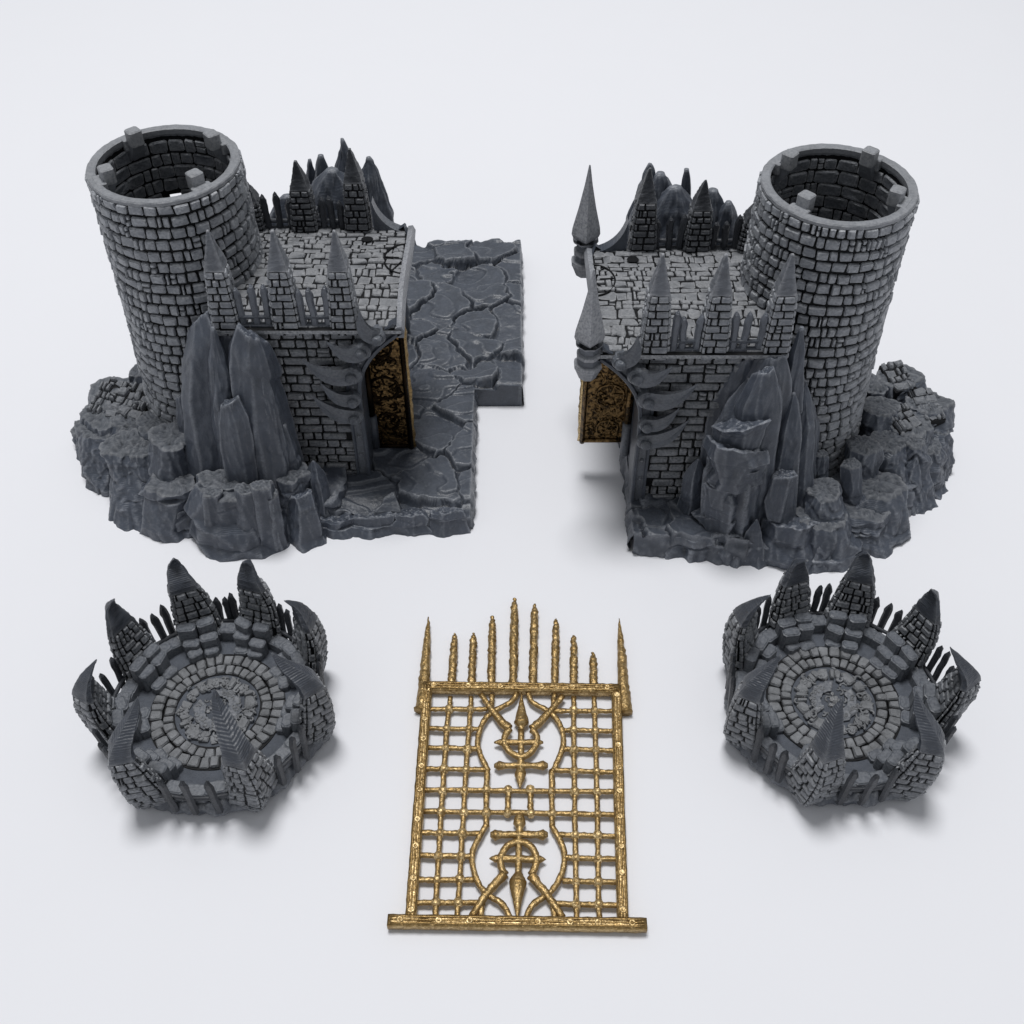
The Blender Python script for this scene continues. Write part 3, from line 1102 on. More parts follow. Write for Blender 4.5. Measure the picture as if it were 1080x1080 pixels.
# ================================================================== left gatehouse
root, org, rng, W, put, us = gatehouse('dark grey ruined gatehouse with a long flagstone pavement along one side', -3.69, 10.56, 1, 21, True)
RK = [ROCK, ROCKTOP]
rock_base(root, org, [(-2.0, 8.98), (-2.2, 8.80), (-2.73, 8.66), (-3.2, 8.46), (-3.61, 8.48), (-4.25, 8.80), (-4.5, 9.1), (-5.02, 9.55), (-5.45, 10.1), (-5.55, 10.55), (-5.15, 10.95), (-4.5, 11.3), (-3.4, 12.0), (-2.2, 12.8), (-1.5, 12.9), (-1.4, 11.5), (-1.9, 10.0)], .42, rng, -3.6, 10.4, ROCK)
seeds = pave_seeds(-2.7, .3, 8.4, 14.7, 34, rng)
mb = MB()
nz = lambda x, s: .07 * fbm(np.stack([x * 2.2, 0 * x + s, 0 * x], -1), 3)


def yfront(x):
    return 8.86 + nz(x, 2.0) - .05 * np.clip((x + .9) / .3, 0, 1) + .10 * np.clip((-x - 2.3) / .4, 0, 1)


def dropL(X, Y, Z):
    k = np.clip((Y - yfront(X)) / .30, 0, 1)
    return Z - .10 * (1 - k) ** 2


pave_patch(mb, -2.62, -.50, yfront, lambda x: 11.03 + 0 * x, 170, 170, seeds, .33, 'fr', dropL, wall=.05)
pave_patch(mb, -2.62, .13, lambda x: 11.03 + 0 * x, lambda x: 14.42 + nz(x * 1.5, 7.0) + .0 * x, 200, 230, seeds, .33, 'br', None, wall=.03)
# the step of the jig-saw edge
yy = np.linspace(-.50, .13, 24)
top = pave_height(yy, 0 * yy + 11.03, seeds, .33)
mb.add(np.stack([np.stack([yy, 0 * yy + 11.03, top], -1), np.stack([yy, 0 * yy + 11.03, 0 * yy], -1)]), grid_faces(2, 24, flip=True), 0, True)
mb.build('pavement', [PAVE], root, org)

K = dict(org=org, mats=RK)
cp = lambda tp, bp, wb_, wt_, **kw: crag_px(root, tp, bp, wb_, wt_, rng, **K, **kw)
# tall slabs in the corner of tower and wing
cp((211, 338, 9.62), (232, 520, 9.12), 58, 50, style='slab', slant=(1.0, -.6), depth=.8, k=6, rough=.011)
cp((240, 352, 9.50), (255, 505, 9.32), 56, 46, style='slab', slant=(-0.3, -.5), depth=.6, k=6, rough=.011)
cp((263, 352, 9.25), (284, 512, 9.02), 56, 42, style='slab', slant=(-0.9, -.6), depth=.7, k=6, rough=.011)
cp((243, 424, 8.98), (256, 512, 8.88), 40, 34, style='slab', slant=(0.4, -.5), depth=.7, k=6, rough=.011)
cp((224, 345, 9.30), (246, 512, 9.02), 30, 16, style='point', depth=.8, k=9, rough=.015)
cp((276, 392, 9.12), (296, 512, 8.98), 26, 16, style='point', depth=.8, k=9, rough=.015)
cp((200, 372, 9.45), (218, 512, 9.16), 30, 20, style='point', depth=.8, k=9, rough=.015)
cp((299, 448, 9.12), (306, 505, 9.02), 28, 12, style='point', depth=.7, k=9, rough=.015)
cp((190, 418, 9.55), (210, 490, 9.35), 36, 16, style='slab', slant=(1.0, -.6), depth=.8, k=6, rough=.011)
# stepped columns in front
cp((184, 460, 9.35), (186, 545, 9.10), 52, 46, capmat=1, depth=.8, k=8, rough=.02)
cp((171, 464, 9.33), (178, 545, 9.10), 26, 24, capmat=1, depth=.9, k=7, rough=.016)
cp((183, 507, 9.02), (184, 572, 8.86), 58, 52, capmat=1, depth=.7, k=8, rough=.015)
cp((246, 512, 8.80), (252, 573, 8.64), 92, 78, capmat=1, depth=.55, k=9, rough=.015)
for (u, v, w_) in ((222, 520, 18), (241, 530, 16), (258, 516, 20), (276, 512, 20), (285, 522, 14)):
    cp((u, v, 8.60), (u + 3, v + 36, 8.56), w_ + 4, w_, capmat=1, k=6, rough=.012, N=40, M=30)
cp((236, 505, 8.85), (243, 560, 8.80), 60, 52, capmat=1, k=8, rough=.02, depth=.5)
cp((306, 498, 8.98), (313, 560, 8.80), 44, 34, capmat=1, k=7, rough=.016)
cp((330, 486, 9.02), (336, 530, 8.95), 26, 12, style='point', k=5, rough=.010)
cp((318, 520, 8.80), (322, 565, 8.68), 36, 24, style='flat', slant=(.2, -.4), k=6, rough=.014)
for (u, w_) in ((352, 46), (392, 40), (432, 36), (470, 34)):
    cp((u, 545 - (u - 350) * .05, 8.86), (u + 2, 563 - (u - 350) * .05, 8.80), w_ + 8, w_, style='flat', slant=(.1, -.3), k=6, rough=.012, depth=.4)
# ruined outwork on the far left
for tp, bp, a, b in (((131, 470, 9.50), (148, 536, 9.16), 58, 42), ((103, 450, 9.95), (117, 512, 9.58), 40, 40), ((112, 436, 10.10), (126, 520, 9.75), 50, 46), ((152, 474, 9.42), (160, 530, 9.20), 34, 26),
                     ((122, 416, 10.40), (134, 500, 10.0), 56, 54), ((145, 420, 10.35), (152, 500, 9.9), 46, 44), ((150, 392, 10.7), (156, 450, 10.4), 34, 24), ((163, 445, 9.85), (168, 520, 9.5), 40, 34),
                     ((96, 452, 10.35), (104, 490, 10.1), 34, 30), ((140, 448, 9.9), (150, 520, 9.6), 50, 42)):
    cp(tp, bp, a, b, capmat=1, k=8, rough=.026, depth=.85)
# paving tiles on the ruin tops


def ruin_tiles(c, sx, sy, rot, tilt, name='ruin_tiles'):
    m = MB()
    cs, sn = math.cos(rot), math.sin(rot)

    def S(a, b, h):
        x, y = a * cs - b * sn, a * sn + b * cs
        return np.stack([c[0] + x, c[1] + y, c[2] + tilt[0] * x + tilt[1] * y + h], -1)
    V = S(np.array([-sx, sx, sx, -sx] * 2), np.array([-sy, -sy, sy, sy] * 2), np.array([-.12] * 4 + [.0] * 4)) - np.array((0, 0, .012))
    m.add(V, [(4, 5, 6, 7), (0, 1, 5, 4), (1, 2, 6, 5), (2, 3, 7, 6), (3, 0, 4, 7)], 1)
    bricks(m, layout(-sx, sx, -sy, sy, .12, .15, rng, split=.4, gap=.022, rhj=.25), S, .036, rng, 0, chamf=.35, inset=.35, jit=.32, hj=.8)
    return m.build(name, [ROCKTOP, WASH], root, org)


ruin_tiles(gy(118, 424, 10.30) + (0, 0, .07), .20, .27, -.30, (.05, .22))
ruin_tiles(gy(146, 428, 10.25) + (0, 0, .07), .15, .25, -.30, (.05, .22))
# crags standing behind the wing
for tp, bp, a, b, st in (((361, 146, 12.05), (372, 330, 12.2), 70, 16, 'point'), ((388, 166, 12.0), (392, 330, 12.1), 60, 34, 'point'), ((338, 163, 12.05), (345, 330, 12.2), 54, 20, 'point'),
                         ((350, 178, 11.9), (354, 330, 12.0), 110, 78, 'point'), ((327, 168, 12.15), (335, 330, 12.2), 40, 14, 'point'), ((302, 206, 11.9), (306, 330, 12.0), 70, 50, 'point')):
    cp(tp, bp, a * 1.05, b * 1.1, style=st, depth=.6, k=7, rough=.022, slant=(-.5, -.4) if st == 'flat' else (0, 0))

# ================================================================== right gatehouse
root, org, rng, W, put, us = gatehouse('dark grey ruined gatehouse with two spear finials and a bronze door jutting out', 3.38, 10.15, -1, 33, False)
rock_base(root, org, [(1.46, 9.2), (1.47, 8.56), (1.8, 8.40), (2.23, 8.28), (2.9, 8.24), (3.58, 8.30), (4.1, 8.45), (4.6, 8.62), (4.75, 8.95), (5.12, 9.36), (5.30, 9.7), (5.58, 10.1), (5.6, 10.5), (5.2, 10.95), (4.4, 11.3), (3.0, 12.0), (1.8, 12.2), (1.46, 11.0)], .34, rng, 3.2, 10.1, ROCK)
seeds = pave_seeds(1.3, 3.0, 8.0, 11.2, 16, rng)
mb = MB()
pave_patch(mb, 1.43, 2.75, lambda x: 8.50 - .16 * (x - 1.4) + nz(x, 5.0), lambda x: 11.0 + 0 * x, 110, 170, seeds, .31, 'fl', None, wall=.045)
mb.build('pavement', [PAVE], root, org)
K = dict(org=org, mats=RK)
# slabs and stacked boulders in the corner
cp((812, 376, 9.05), (800, 480, 8.95), 64, 50, style='slab', slant=(0.3, -.5), depth=.7, k=6, rough=.011)
cp((786, 378, 9.10), (766, 470, 9.02), 48, 40, style='slab', slant=(0.6, -.5), depth=.5, k=6, rough=.011)
cp((806, 392, 8.80), (795, 500, 8.72), 56, 40, style='slab', slant=(0.4, -.5), depth=.6, k=6, rough=.011)
cp((790, 398, 8.98), (768, 590, 8.62), 66, 50, style='point', depth=.7, k=6, rough=.016)
for (u, v, v2, w_, sx) in ((784, 446, 480, 46, .3), (779, 468, 504, 58, -.2), (773, 492, 524, 52, .2), (767, 514, 548, 42, -.3), (763, 540, 590, 50, .2), (788, 512, 560, 24, 0)):
    t_, b_ = gy(u, v, 8.66), gy(u - 3, v2, 8.62)
    m = MB()
    crag(m, b_, t_, w_ * .40 * pxs(b_), w_ * .50 * pxs(t_), rng, depth=.8, style='flat', k=6, rough=.012, slant=(sx, -.45))
    m.build('boulder', RK, root, org)
cp((838, 414, 8.95), (818, 548, 8.62), 42, 18, style='point', depth=.7, k=5, rough=.012)
cp((850, 402, 9.12), (842, 550, 8.75), 40, 16, style='point', depth=.7, k=6, rough=.012)
cp((858, 426, 9.18), (852, 530, 8.95), 26, 10, style='point', depth=.7, k=5, rough=.010)
cp((846, 345, 9.12), (842, 440, 9.0), 30, 16, style='point', depth=.7, k=5, rough=.010)
cp((826, 500, 8.62), (818, 556, 8.56), 36, 26, style='flat', slant=(.2, -.3), k=6, rough=.012)
cp((798, 548, 8.40), (790, 588, 8.36), 28, 8, style='point', depth=.6, k=4, rough=.008)
cp((737, 484, 8.92), (728, 536, 8.86), 26, 14, style='point', depth=.6, k=5, rough=.010)
cp((838, 548, 8.52), (834, 592, 8.40), 70, 50, capmat=0, style='flat', slant=(0, -.3), k=7, rough=.016, depth=.6)
# stepped columns
cp((868, 517, 8.75), (868, 590, 8.46), 62, 38, capmat=1, k=8, rough=.02)
cp((868, 545, 8.56), (870, 594, 8.42), 66, 54, capmat=1, k=8, rough=.02, depth=.7)
cp((897, 490, 9.02), (898, 560, 8.85), 22, 20, capmat=1, k=9, rough=.008)
cp((866, 480, 9.08), (868, 530, 8.95), 22, 12, capmat=1, k=7, rough=.02)
cp((926, 512, 9.05), (920, 575, 8.72), 54, 50, capmat=1, k=9, rough=.02)
cp((908, 535, 8.80), (907, 580, 8.62), 56, 52, capmat=1, k=9, rough=.02, depth=.7)
cp((941, 520, 9.15), (935, 565, 8.95), 18, 10, style='point', k=5, rough=.010)
cp((910, 470, 9.4), (912, 540, 9.1), 40, 30, capmat=1, k=8, rough=.02)
# ruined outwork on the far right
for tp, bp, a, b in (((947, 396, 10.65), (950, 480, 10.2), 46, 42), ((930, 428, 10.1), (932, 510, 9.7), 46, 36), ((978, 424, 10.25), (974, 505, 9.85), 48, 44), ((986, 452, 10.0), (982, 505, 9.80), 30, 26),
                     ((956, 444, 9.95), (955, 520, 9.6), 52, 46), ((966, 466, 9.60), (963, 530, 9.30), 38, 20), ((938, 466, 9.62), (940, 534, 9.30), 46, 36), ((920, 405, 10.5), (922, 480, 10.2), 36, 28),
                     ((980, 470, 9.75), (974, 520, 9.5), 34, 26)):
    cp(tp, bp, a, b, capmat=1, k=8, rough=.026, depth=.85)
ruin_tiles(gy(947, 398, 10.60) + (0, 0, .02), .15, .22, .3, (-.05, .2))
ruin_tiles(gy(977, 428, 10.2) + (0, 0, .02), .16, .24, .2, (-.05, .2))
ruin_tiles(gy(952, 442, 9.95) + (0, 0, .02), .17, .19, .4, (-.05, .15))
for tp, bp, a, b, st in (((686, 172, 11.75), (672, 340, 11.9), 50, 26, 'point'), ((697, 182, 11.7), (690, 340, 11.8), 74, 50, 'point'), ((724, 178, 11.7), (715, 340, 11.8), 44, 12, 'point'),
                         ((712, 196, 11.6), (708, 340, 11.7), 80, 56, 'point'), ((752, 200, 11.6), (745, 340, 11.7), 56, 38, 'point'), ((770, 212, 11.55), (758, 340, 11.65), 56, 36, 'point'),
                         ((660, 262, 11.3), (650, 330, 11.4), 44, 16, 'point')):
    cp(tp, bp, a * 1.05, b * 1.1, style=st, depth=.6, k=7, rough=.02, slant=(.5, -.4) if st == 'flat' else (0, 0))


def finial(x, y, z0, z1, s):
    m = MB()
    pr = [(-.13, .10), (0, .15), (.03, .165), (.07, .16), (.09, .12), (.15, .115), (.17, .14), (.21, .135), (.23, .105), (.30, .11), (.33, .145), (.36, .16)]
    n = 8
    a = np.arange(n) / n * 2 * PI + PI / 8
    V = [np.stack([x + r * s * np.cos(a), y + r * s * np.sin(a), 0 * a + z0 + h * s], -1) for h, r in pr]
    m.add(np.array(V), grid_faces(len(pr), n, True), 0)
    # four-sided spear blade
    zz = np.linspace(z0 + .34 * s, z1, 24)
    t = (zz - zz[0]) / (zz[-1] - zz[0])
    rr = .155 * s * np.interp(t, [0, .06, .18, .45, .75, 1], [.6, 1, .93, .58, .26, .05])
    a = np.arange(4) / 4 * 2 * PI
    V = np.array([np.stack([x + r * 1.1 * np.cos(a), y + r * np.sin(a), 0 * a + z], -1) for r, z in zip(rr, zz)])
    m.add(V, grid_faces(24, 4, True) + [(3, 2, 1, 0), tuple(range(92, 96))], 0)
    m.build('finial', [SPIKE], root, org)


f0 = gy(620, 362, 9.05)
finial(f0[0] + .01, 9.0, 2.40, gy(626, 284, 9.0)[2], .95)
f1 = gy(614, 285, 11.0)
finial(f1[0] + .02, 11.0, 2.30, gy(616, 174, 11.0)[2], 1.0)


# ================================================================== tower crowns
def crown(label, cx, cy, tips, seed, sgn):
    rng = np.random.RandomState(seed)
    org = (cx, cy, 0)
    root = thing('tower_crown', label, 'tower crown', org)
    zp = .26

    def PT(r, a, z):
        return np.stack(np.broadcast_arrays(cx + np.asarray(r, float) * np.cos(a), cy + np.asarray(r, float) * np.sin(a), np.asarray(z, float)), -1)
    info = []
    for (u, v) in tips:
        t = gz(u, v, 1.42)
        d = t[:2] - (cx, cy)
        info.append((math.atan2(d[1], d[0]), float(np.hypot(*d))))
    angs = sorted([q[0] for q in info])
    # body
    mb = MB()
    N = 360
    th = np.arange(N) / N * 2 * PI
    near = np.min(np.abs((th[:, None] - np.array(angs)[None] + PI) % (2 * PI) - PI), 1)
    k = np.clip(1 - near / .22, 0, 1)
    rows = []
    for r, z, am in ((1.01, 0, .02), (1.05, .03, .02), (1.08, .08, .03), (1.08, .14, .03), (1.07, .19, .03), (1.03, .225, .03), (.99, .245, .03), (.95, zp, .02), (.90, zp, .006)):
        rr = r + .05 * k + fbm(np.stack([np.cos(th) * 6, np.sin(th) * 6, 0 * th + z * 6], -1), 3) * am * 1.6
        rows.append(PT(rr, th, z + (fbm(np.stack([np.cos(th) * 14, np.sin(th) * 14, 0 * th + r * 9], -1), 3) * .028 if 0 < z < zp else 0)))
    for q in range(1, 22):
        r = .90 * (1 - q / 22)
        rows.append(PT(r, th, zp + fbm(np.stack([r * np.cos(th) * 6, r * np.sin(th) * 6, 0 * th], -1), 3) * .006))
    mb.add(np.array(rows), grid_faces(len(rows), N, True), 0, True)
    mb.add(rows[-1], [tuple(range(N))], 0, True)
    body = mb.build('platform', [FLOOR], root, org)
    # rings of setts
    def ringset(r0, r1, n, h, jit=.12, skip=0):
        m = MB()
        lay = []
        x = 0
        ws = rng.uniform(.82, 1.18, n)
        ws = ws / ws.sum() * 2 * PI
        for w in ws:
            if rng.rand() >= skip:
                q0 = rng.uniform(-.012, .012)
                lay.append((x + w / 2, (r0 + r1) / 2 + q0, w / 2 - .005 / r0, (r1 - r0) / 2 - .004))
            x += w
        S = lambda a, b, hh: PT(b, a, zp + hh)
        bricks(m, lay, S, h, rng, 0, da=(r0 + r1) / 2, db=1, chamf=.3, inset=.22, jit=jit, hj=.3)
        aa = np.arange(120) / 120 * 2 * PI
        m.add(np.array([PT(r0 - .008, aa, zp + .002), PT(r0 - .008, aa, zp + .012), PT(r1 + .008, aa, zp + .012), PT(r1 + .008, aa, zp + .002)]), grid_faces(4, 120, True, flip=True), 1)
        return m
    m = ringset(.555, .685, 38, .040)
    m.build('sett_ring', [SETT, WASH], body, (0, 0, 0)).data.transform(__import__('mathutils').Matrix.Translation(-Vector(org)))
    m = ringset(.440, .550, 34, .036)
    m.build('sett_ring', [SETT, WASH], body, (0, 0, 0)).data.transform(__import__('mathutils').Matrix.Translation(-Vector(org)))
    # carved medallion : segmented band, two crescents, small bosses
    m = MB()
    S = lambda a, b, hh: PT(b, a, zp + hh)
    lay, x = [], 0
    ws = rng.uniform(.7, 1.3, 17)
    ws = ws / ws.sum() * 2 * PI
    for w in ws:
        kk = rng.rand()
        if kk < .5:
            lay.append((x + w / 2, .335, w / 2 - .012, .062))
        else:
            lay.append((x + w * .29, .345, w * .27, .050))
            lay.append((x + w * .77, .325, w * .19, .052))
        x += w
    bricks(m, lay, S, .042, rng, 0, da=.335, db=1, chamf=.45, inset=.25, jit=.28, hj=.4)
    for q in range(130):
        a = rng.uniform(0, 2 * PI)
        r = rng.uniform(.27, .40) if q < 90 else rng.uniform(.02, .24)
        s0 = rng.uniform(0, 6)
        aa = np.linspace(s0, s0 + rng.uniform(1.5, 4), 6)
        c = PT(r, a, zp + (.038 if q < 90 else .008))
        k_ = rng.uniform(.018, .034)
        tube(m, [c + np.array((k_ * math.cos(t), k_ * math.sin(t), 0)) for t in aa], .012, 5, 0)
    rot = rng.uniform(0, 6)
    for sg in (0, PI):
        P = []
        aa = np.linspace(-1.25, 1.1, 16)
        outer = [(.245 * math.cos(t), .245 * math.sin(t)) for t in aa]
        inner = [(.02 + .11 * math.cos(t), .02 + .13 * math.sin(t)) for t in aa[::-1]]
        pts = np.array(outer + inner)
        pts *= (1 + .06 * rng.uniform(-1, 1, (len(pts), 1)))
        c_, s_ = math.cos(rot + sg), math.sin(rot + sg)
        X = pts[:, 0] * c_ - pts[:, 1] * s_
        Y = pts[:, 0] * s_ + pts[:, 1] * c_
        n = len(pts)
        mx, my = X.mean(), Y.mean()
        rows = [np.stack([cx + X, cy + Y, 0 * X + zp - .004], -1), np.stack([cx + X, cy + Y, 0 * X + zp + .026], -1), np.stack([cx + mx + (X - mx) * .86, cy + my + (Y - my) * .86, 0 * X + zp + .04], -1)]
        m.add(np.array(rows), grid_faces(3, n, True), 1)
        top = rows[2]
        half = n // 2
        m.add(top, [(i, i + 1, n - 2 - i, n - 1 - i) for i in range(half - 1)], 1)
        for q in range(12):
            t = rng.uniform(-1.1, 1.0)
            rr = rng.uniform(.17, .225)
            c = np.array((cx + rr * math.cos(t + rot + sg), cy + rr * math.sin(t + rot + sg), zp + .04))
            a2 = np.linspace(0, rng.uniform(2, 5), 6) + rng.uniform(0, 6)
            tube(m, [c + np.array((.022 * math.cos(t2), .022 * math.sin(t2), 0)) for t2 in a2], .008, 5, 0)
    for q in range(9):
        a, r = rng.uniform(0, 2 * PI), rng.uniform(.02, .13)
        box(m, PT(r, a, zp - .004), .036, .030, .034, 0, .010, a)
    m.build('medallion', [SETT, FLOOR], body, (0, 0, 0)).data.transform(__import__('mathutils').Matrix.Translation(-Vector(org)))
    # kerb of rough blocks between the spikes, and stone stacks behind each spike
    na = len(angs)
    for i in range(na):
        a0 = angs[i]
        a1 = angs[(i + 1) % na] + (2 * PI if i == na - 1 else 0)
        m = MB()
        nb = 3
        for q in range(nb):
            a = a0 + .22 + (a1 - a0 - .44) * (q + .5) / nb
            c = PT(.955 + rng.uniform(-.012, .012), a, zp - .06)
            box(m, c, .20 + rng.uniform(-.02, .02), .14, .19 + rng.uniform(-.02, .03), 0, .024, a + PI / 2 + rng.uniform(-.1, .1))
        m.build('kerb', [TRIM], root, org)
    for i, a in enumerate(angs):
        m = MB()
        for (r, wdt, h, cnt) in ((.90, .20, .34, 2), (.80, .19, .23, 2), (.71, .17, .10, 2)):
            for q in range(cnt):
                off = (q - (cnt - 1) / 2) * wdt
                c = PT(r + rng.uniform(-.015, .015), a, zp - .04) + np.array((-math.sin(a), math.cos(a), 0)) * off
                box(m, c, wdt * rng.uniform(.88, 1.0), .115, h + .04 + rng.uniform(-.04, .04), 0, .026, a + PI / 2 + rng.uniform(-.3, .3))
        m.build('stone_stack', [TRIM], root, org)
    # spikes
    for (a, rt) in info:
        ts = [0, .10, .32, .56, .76, .91, 1]
        zt = 1.42 + rng.uniform(-.02, .02)
        zz = [.04, .16, .48, .84, 1.14, 1.33, zt + .02]
        ro = [1.14, 1.20, 1.25, 1.255, 1.165, rt + .11, rt - .01]
        ri_ = [.88, .90, .96, 1.02, 1.03, rt + .045, rt - .018]
        ww = [.235, .245, .222, .172, .110, .046, .004]
        er = np.array((math.cos(a), math.sin(a), 0))
        et = np.array((-math.sin(a), math.cos(a), 0))
        c0 = np.array((cx, cy, 0))
        secs = []
        for q in range(7):
            z = np.array((0, 0, zz[q]))
            tw = et * (0.02 * math.sin(q * 1.3 + a))
            mid = (ro[q] * .28 + ri_[q] * .72)
            secs.append([c0 + er * ri_[q] - et * ww[q] * .86 + z + tw, c0 + er * mid - et * ww[q] + z + tw, c0 + er * ro[q] + z + tw, c0 + er * mid + et * ww[q] + z + tw, c0 + er * ri_[q] + et * ww[q] * .86 + z + tw])
        m = spike_mesh(ts, secs, .68, 10, .16, rng, bh=.026, gap=.024)
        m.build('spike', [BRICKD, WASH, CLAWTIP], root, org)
    # pickets and rails
    for i in range(na):
        a0 = angs[i]
        a1 = angs[(i + 1) % na] + (2 * PI if i == na - 1 else 0)
        rl = MB()
        aa = np.linspace(a0 + .10, a1 - .10, 7)
        tube(rl, PT(1.06, aa, zp + .12), .024, 6, 0, noise=.008)
        rl.build('railing', [BLACKISH], root, org)
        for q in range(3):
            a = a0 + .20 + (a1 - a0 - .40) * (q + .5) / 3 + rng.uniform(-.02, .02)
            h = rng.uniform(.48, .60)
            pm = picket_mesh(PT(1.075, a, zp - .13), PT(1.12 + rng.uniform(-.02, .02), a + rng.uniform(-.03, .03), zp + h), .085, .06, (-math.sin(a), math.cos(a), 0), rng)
            pm.build('picket', [BLACKISH], root, org)
    return root


crown('round spiked tower crown lying below the gatehouse that has the long pavement', -3.03, 6.10, [(184, 591), (258, 593), (302.5, 635), (288, 692), (226.5, 731), (146, 739), (100, 699), (119, 635)], 51, 1)
crown('round spiked tower crown lying below the gatehouse that has two spear finials', 3.33, 6.20, [(850, 591), (916, 584), (984, 624), (1004, 685), (967, 731), (889, 739), (822, 696), (810, 630)], 52, -1)


# ================================================================== golden portcullis
def portcullis():
    rng = np.random.RandomState(77)
    o0 = gz(545, 850, 0)
    org = (o0[0], o0[1], 0)
    root = thing('portcullis', 'golden lattice portcullis gate with a row of upright spikes lying flat on the table', 'gate', org)
    zc = .075

    def path(px, z=zc):
        return [gz(u, v, z) for u, v in px]

    def bar(name, px, r, flat=.9, z=zc, noise=.010, sub=6, n=8, rads=None, nodes=None, square=0.0, par=root, sq=0):
        m = MB()
        R = r if rads is None else rads
        tube(m, path(px, z), R, n, 0, flat=flat, noise=noise, seed=rng.uniform(0, 50), sub=sub, square=square)
        if nodes:
            for (u, v) in nodes:
                c = gz(u, v, z)
                k = rng.uniform(.040, .050)
                V = []
                for zz, rr in ((-.05, .9), (0.0, 1.1), (.030, .95), (.044, .55), (.036, .3)):
                    a = np.arange(9) / 9 * 2 * PI
                    V.append(np.stack([c[0] + k * rr * np.cos(a) * (1 + .15 * rng.uniform(-1, 1, 9)), c[1] + k * rr * np.sin(a), 0 * a + c[2] + zz * .9], -1))
                m.add(np.array(V), grid_faces(5, 9, True) + [tuple(range(36, 45))], 0, False)
        return m.build(name, [GOLD], par, org)
    # frame
    def rail(name, px, r, flat, beads):
        m = MB()
        P = np.array(path(px, .085))
        tube(m, P, r, 12, 0, flat=flat, noise=.006, sub=24, square=.75, seed=rng.uniform(0, 40))
        d = norm(P[-1] - P[0])
        s = np.cross(d, (0, 0, 1))
        L_ = np.linalg.norm(P[-1] - P[0])
        for off in (-.55, .0, .55):                        # raised mouldings along the bar
            q = [P[0] + d * t * L_ + s * off * r + np.array((0, 0, r * flat * .98)) for t in np.linspace(.01, .99, 30)]
            tube(m, q, r * .20, 6, 0, noise=.008, seed=rng.uniform(0, 40))
        for t in np.linspace(.05, .95, beads):             # bosses
            c = P[0] + d * L_ * (t + rng.uniform(-.02, .02)) + np.array((0, 0, r * flat))
            V = []
            for zz, rr in ((-.03, 1.0), (.006, 1.0), (.012, .7), (.006, .4)):
                a = np.arange(10) / 10 * 2 * PI
                V.append(np.stack([c[0] + (.034 * rr) * np.cos(a), c[1] + (.034 * rr) * np.sin(a), 0 * a + c[2] + zz], -1))
            m.add(np.array(V), grid_faces(4, 10, True) + [tuple(range(30, 40))], 0, True)
        return m.build(name, [GOLD], root, org)
    rail('stile', [(451, 722), (442, 846), (433, 972)], .054, .85, 9)
    rail('stile', [(650, 725), (653, 848), (657, 973)], .054, .85, 9)
    rail('top_rail', [(447, 725), (550, 726.5), (653, 728)], .056, .9, 6)
    rail('bottom_rail', [(409, 972), (545, 974), (682, 976)], .056, .95, 8)
    # spikes above the top rail
    for (t, b, r) in (((479.7, 668), (476, 722), .045), ((499.7, 668), (497, 722), .045), ((519.4, 650), (518, 722), .047), ((542.8, 630.5), (541, 722), .050), ((564, 637), (562, 722), .048),
                      ((586.7, 652), (584.7, 722), .045), ((605, 670.5), (605, 723), .045), ((625.5, 688), (626, 724), .045)):
        p = lambda s: (b[0] + (t[0] - b[0]) * s, b[1] + (t[1] - b[1]) * s)
        bar('spike', [p(-.04), p(.2), p(.45), p(.7), p(.86), p(.95), p(1.0)], r, rads=[r * .9, r * .95, r * .95, r * .92, r * .85, r * .55, r * .15], noise=.016, sub=8, square=.3)
    bar('spike', [(444, 750), (446, 742), (447.5, 720), (449, 695), (450.5, 672), (452, 650.5)], .06, rads=[.075, .072, .06, .05, .036, .006], noise=.014, sub=7, square=.3)
    bar('spike', [(660, 752), (659, 744), (657.5, 722), (656, 696), (654.5, 674), (653, 652)], .06, rads=[.075, .072, .06, .05, .036, .006], noise=.014, sub=7, square=.3)
    # lattice
    X1 = [(475, 735), (473.6, 748), (471, 769), (470, 789), (468, 811), (467, 834), (465, 856), (464, 879), (462.5, 903), (461, 928), (459.7, 952), (459, 968)]
    X2 = [(497, 735), (496, 748), (494.5, 769), (493, 790), (491.5, 812), (490, 834), (489, 857), (487.5, 879), (486, 903), (485, 927), (483, 952), (482, 968)]
    X7 = [(605, 735), (605, 749), (605, 770), (605.3, 791), (605.5, 813), (606, 835), (606, 858), (606.6, 881), (607, 905), (607.5, 930), (608, 954), (608, 969)]
    X8 = [(626.5, 735), (627, 750), (627.7, 771), (628.4, 791), (629, 814), (629.5, 835), (630, 859), (630.3, 881), (630.7, 906), (631, 930), (631.3, 954), (632, 969)]
    for X in (X1, X2, X7, X8):
        bar('vertical_bar', X, .028, nodes=X[1:-1], noise=.007, sub=5)
    for X in ([(514, 811), (513, 833), (512.7, 857), (512.5, 872)], [(582, 812), (582, 835), (582, 858), (582, 873)]):
        bar('vertical_bar', X, .030, nodes=X[1:3], noise=.012, sub=6)
    for X in ([(536, 833), (535.5, 857)], [(559, 833), (560, 858)]):
        bar('vertical_bar', X, .031, nodes=X, noise=.012, sub=12)
    for X in ([(508, 950), (507, 968)], [(583, 952), (585, 969)], [(519, 733), (518, 748)], [(584.5, 733), (583.5, 748)]):
        bar('vertical_bar', X, .030, noise=.010, sub=10)
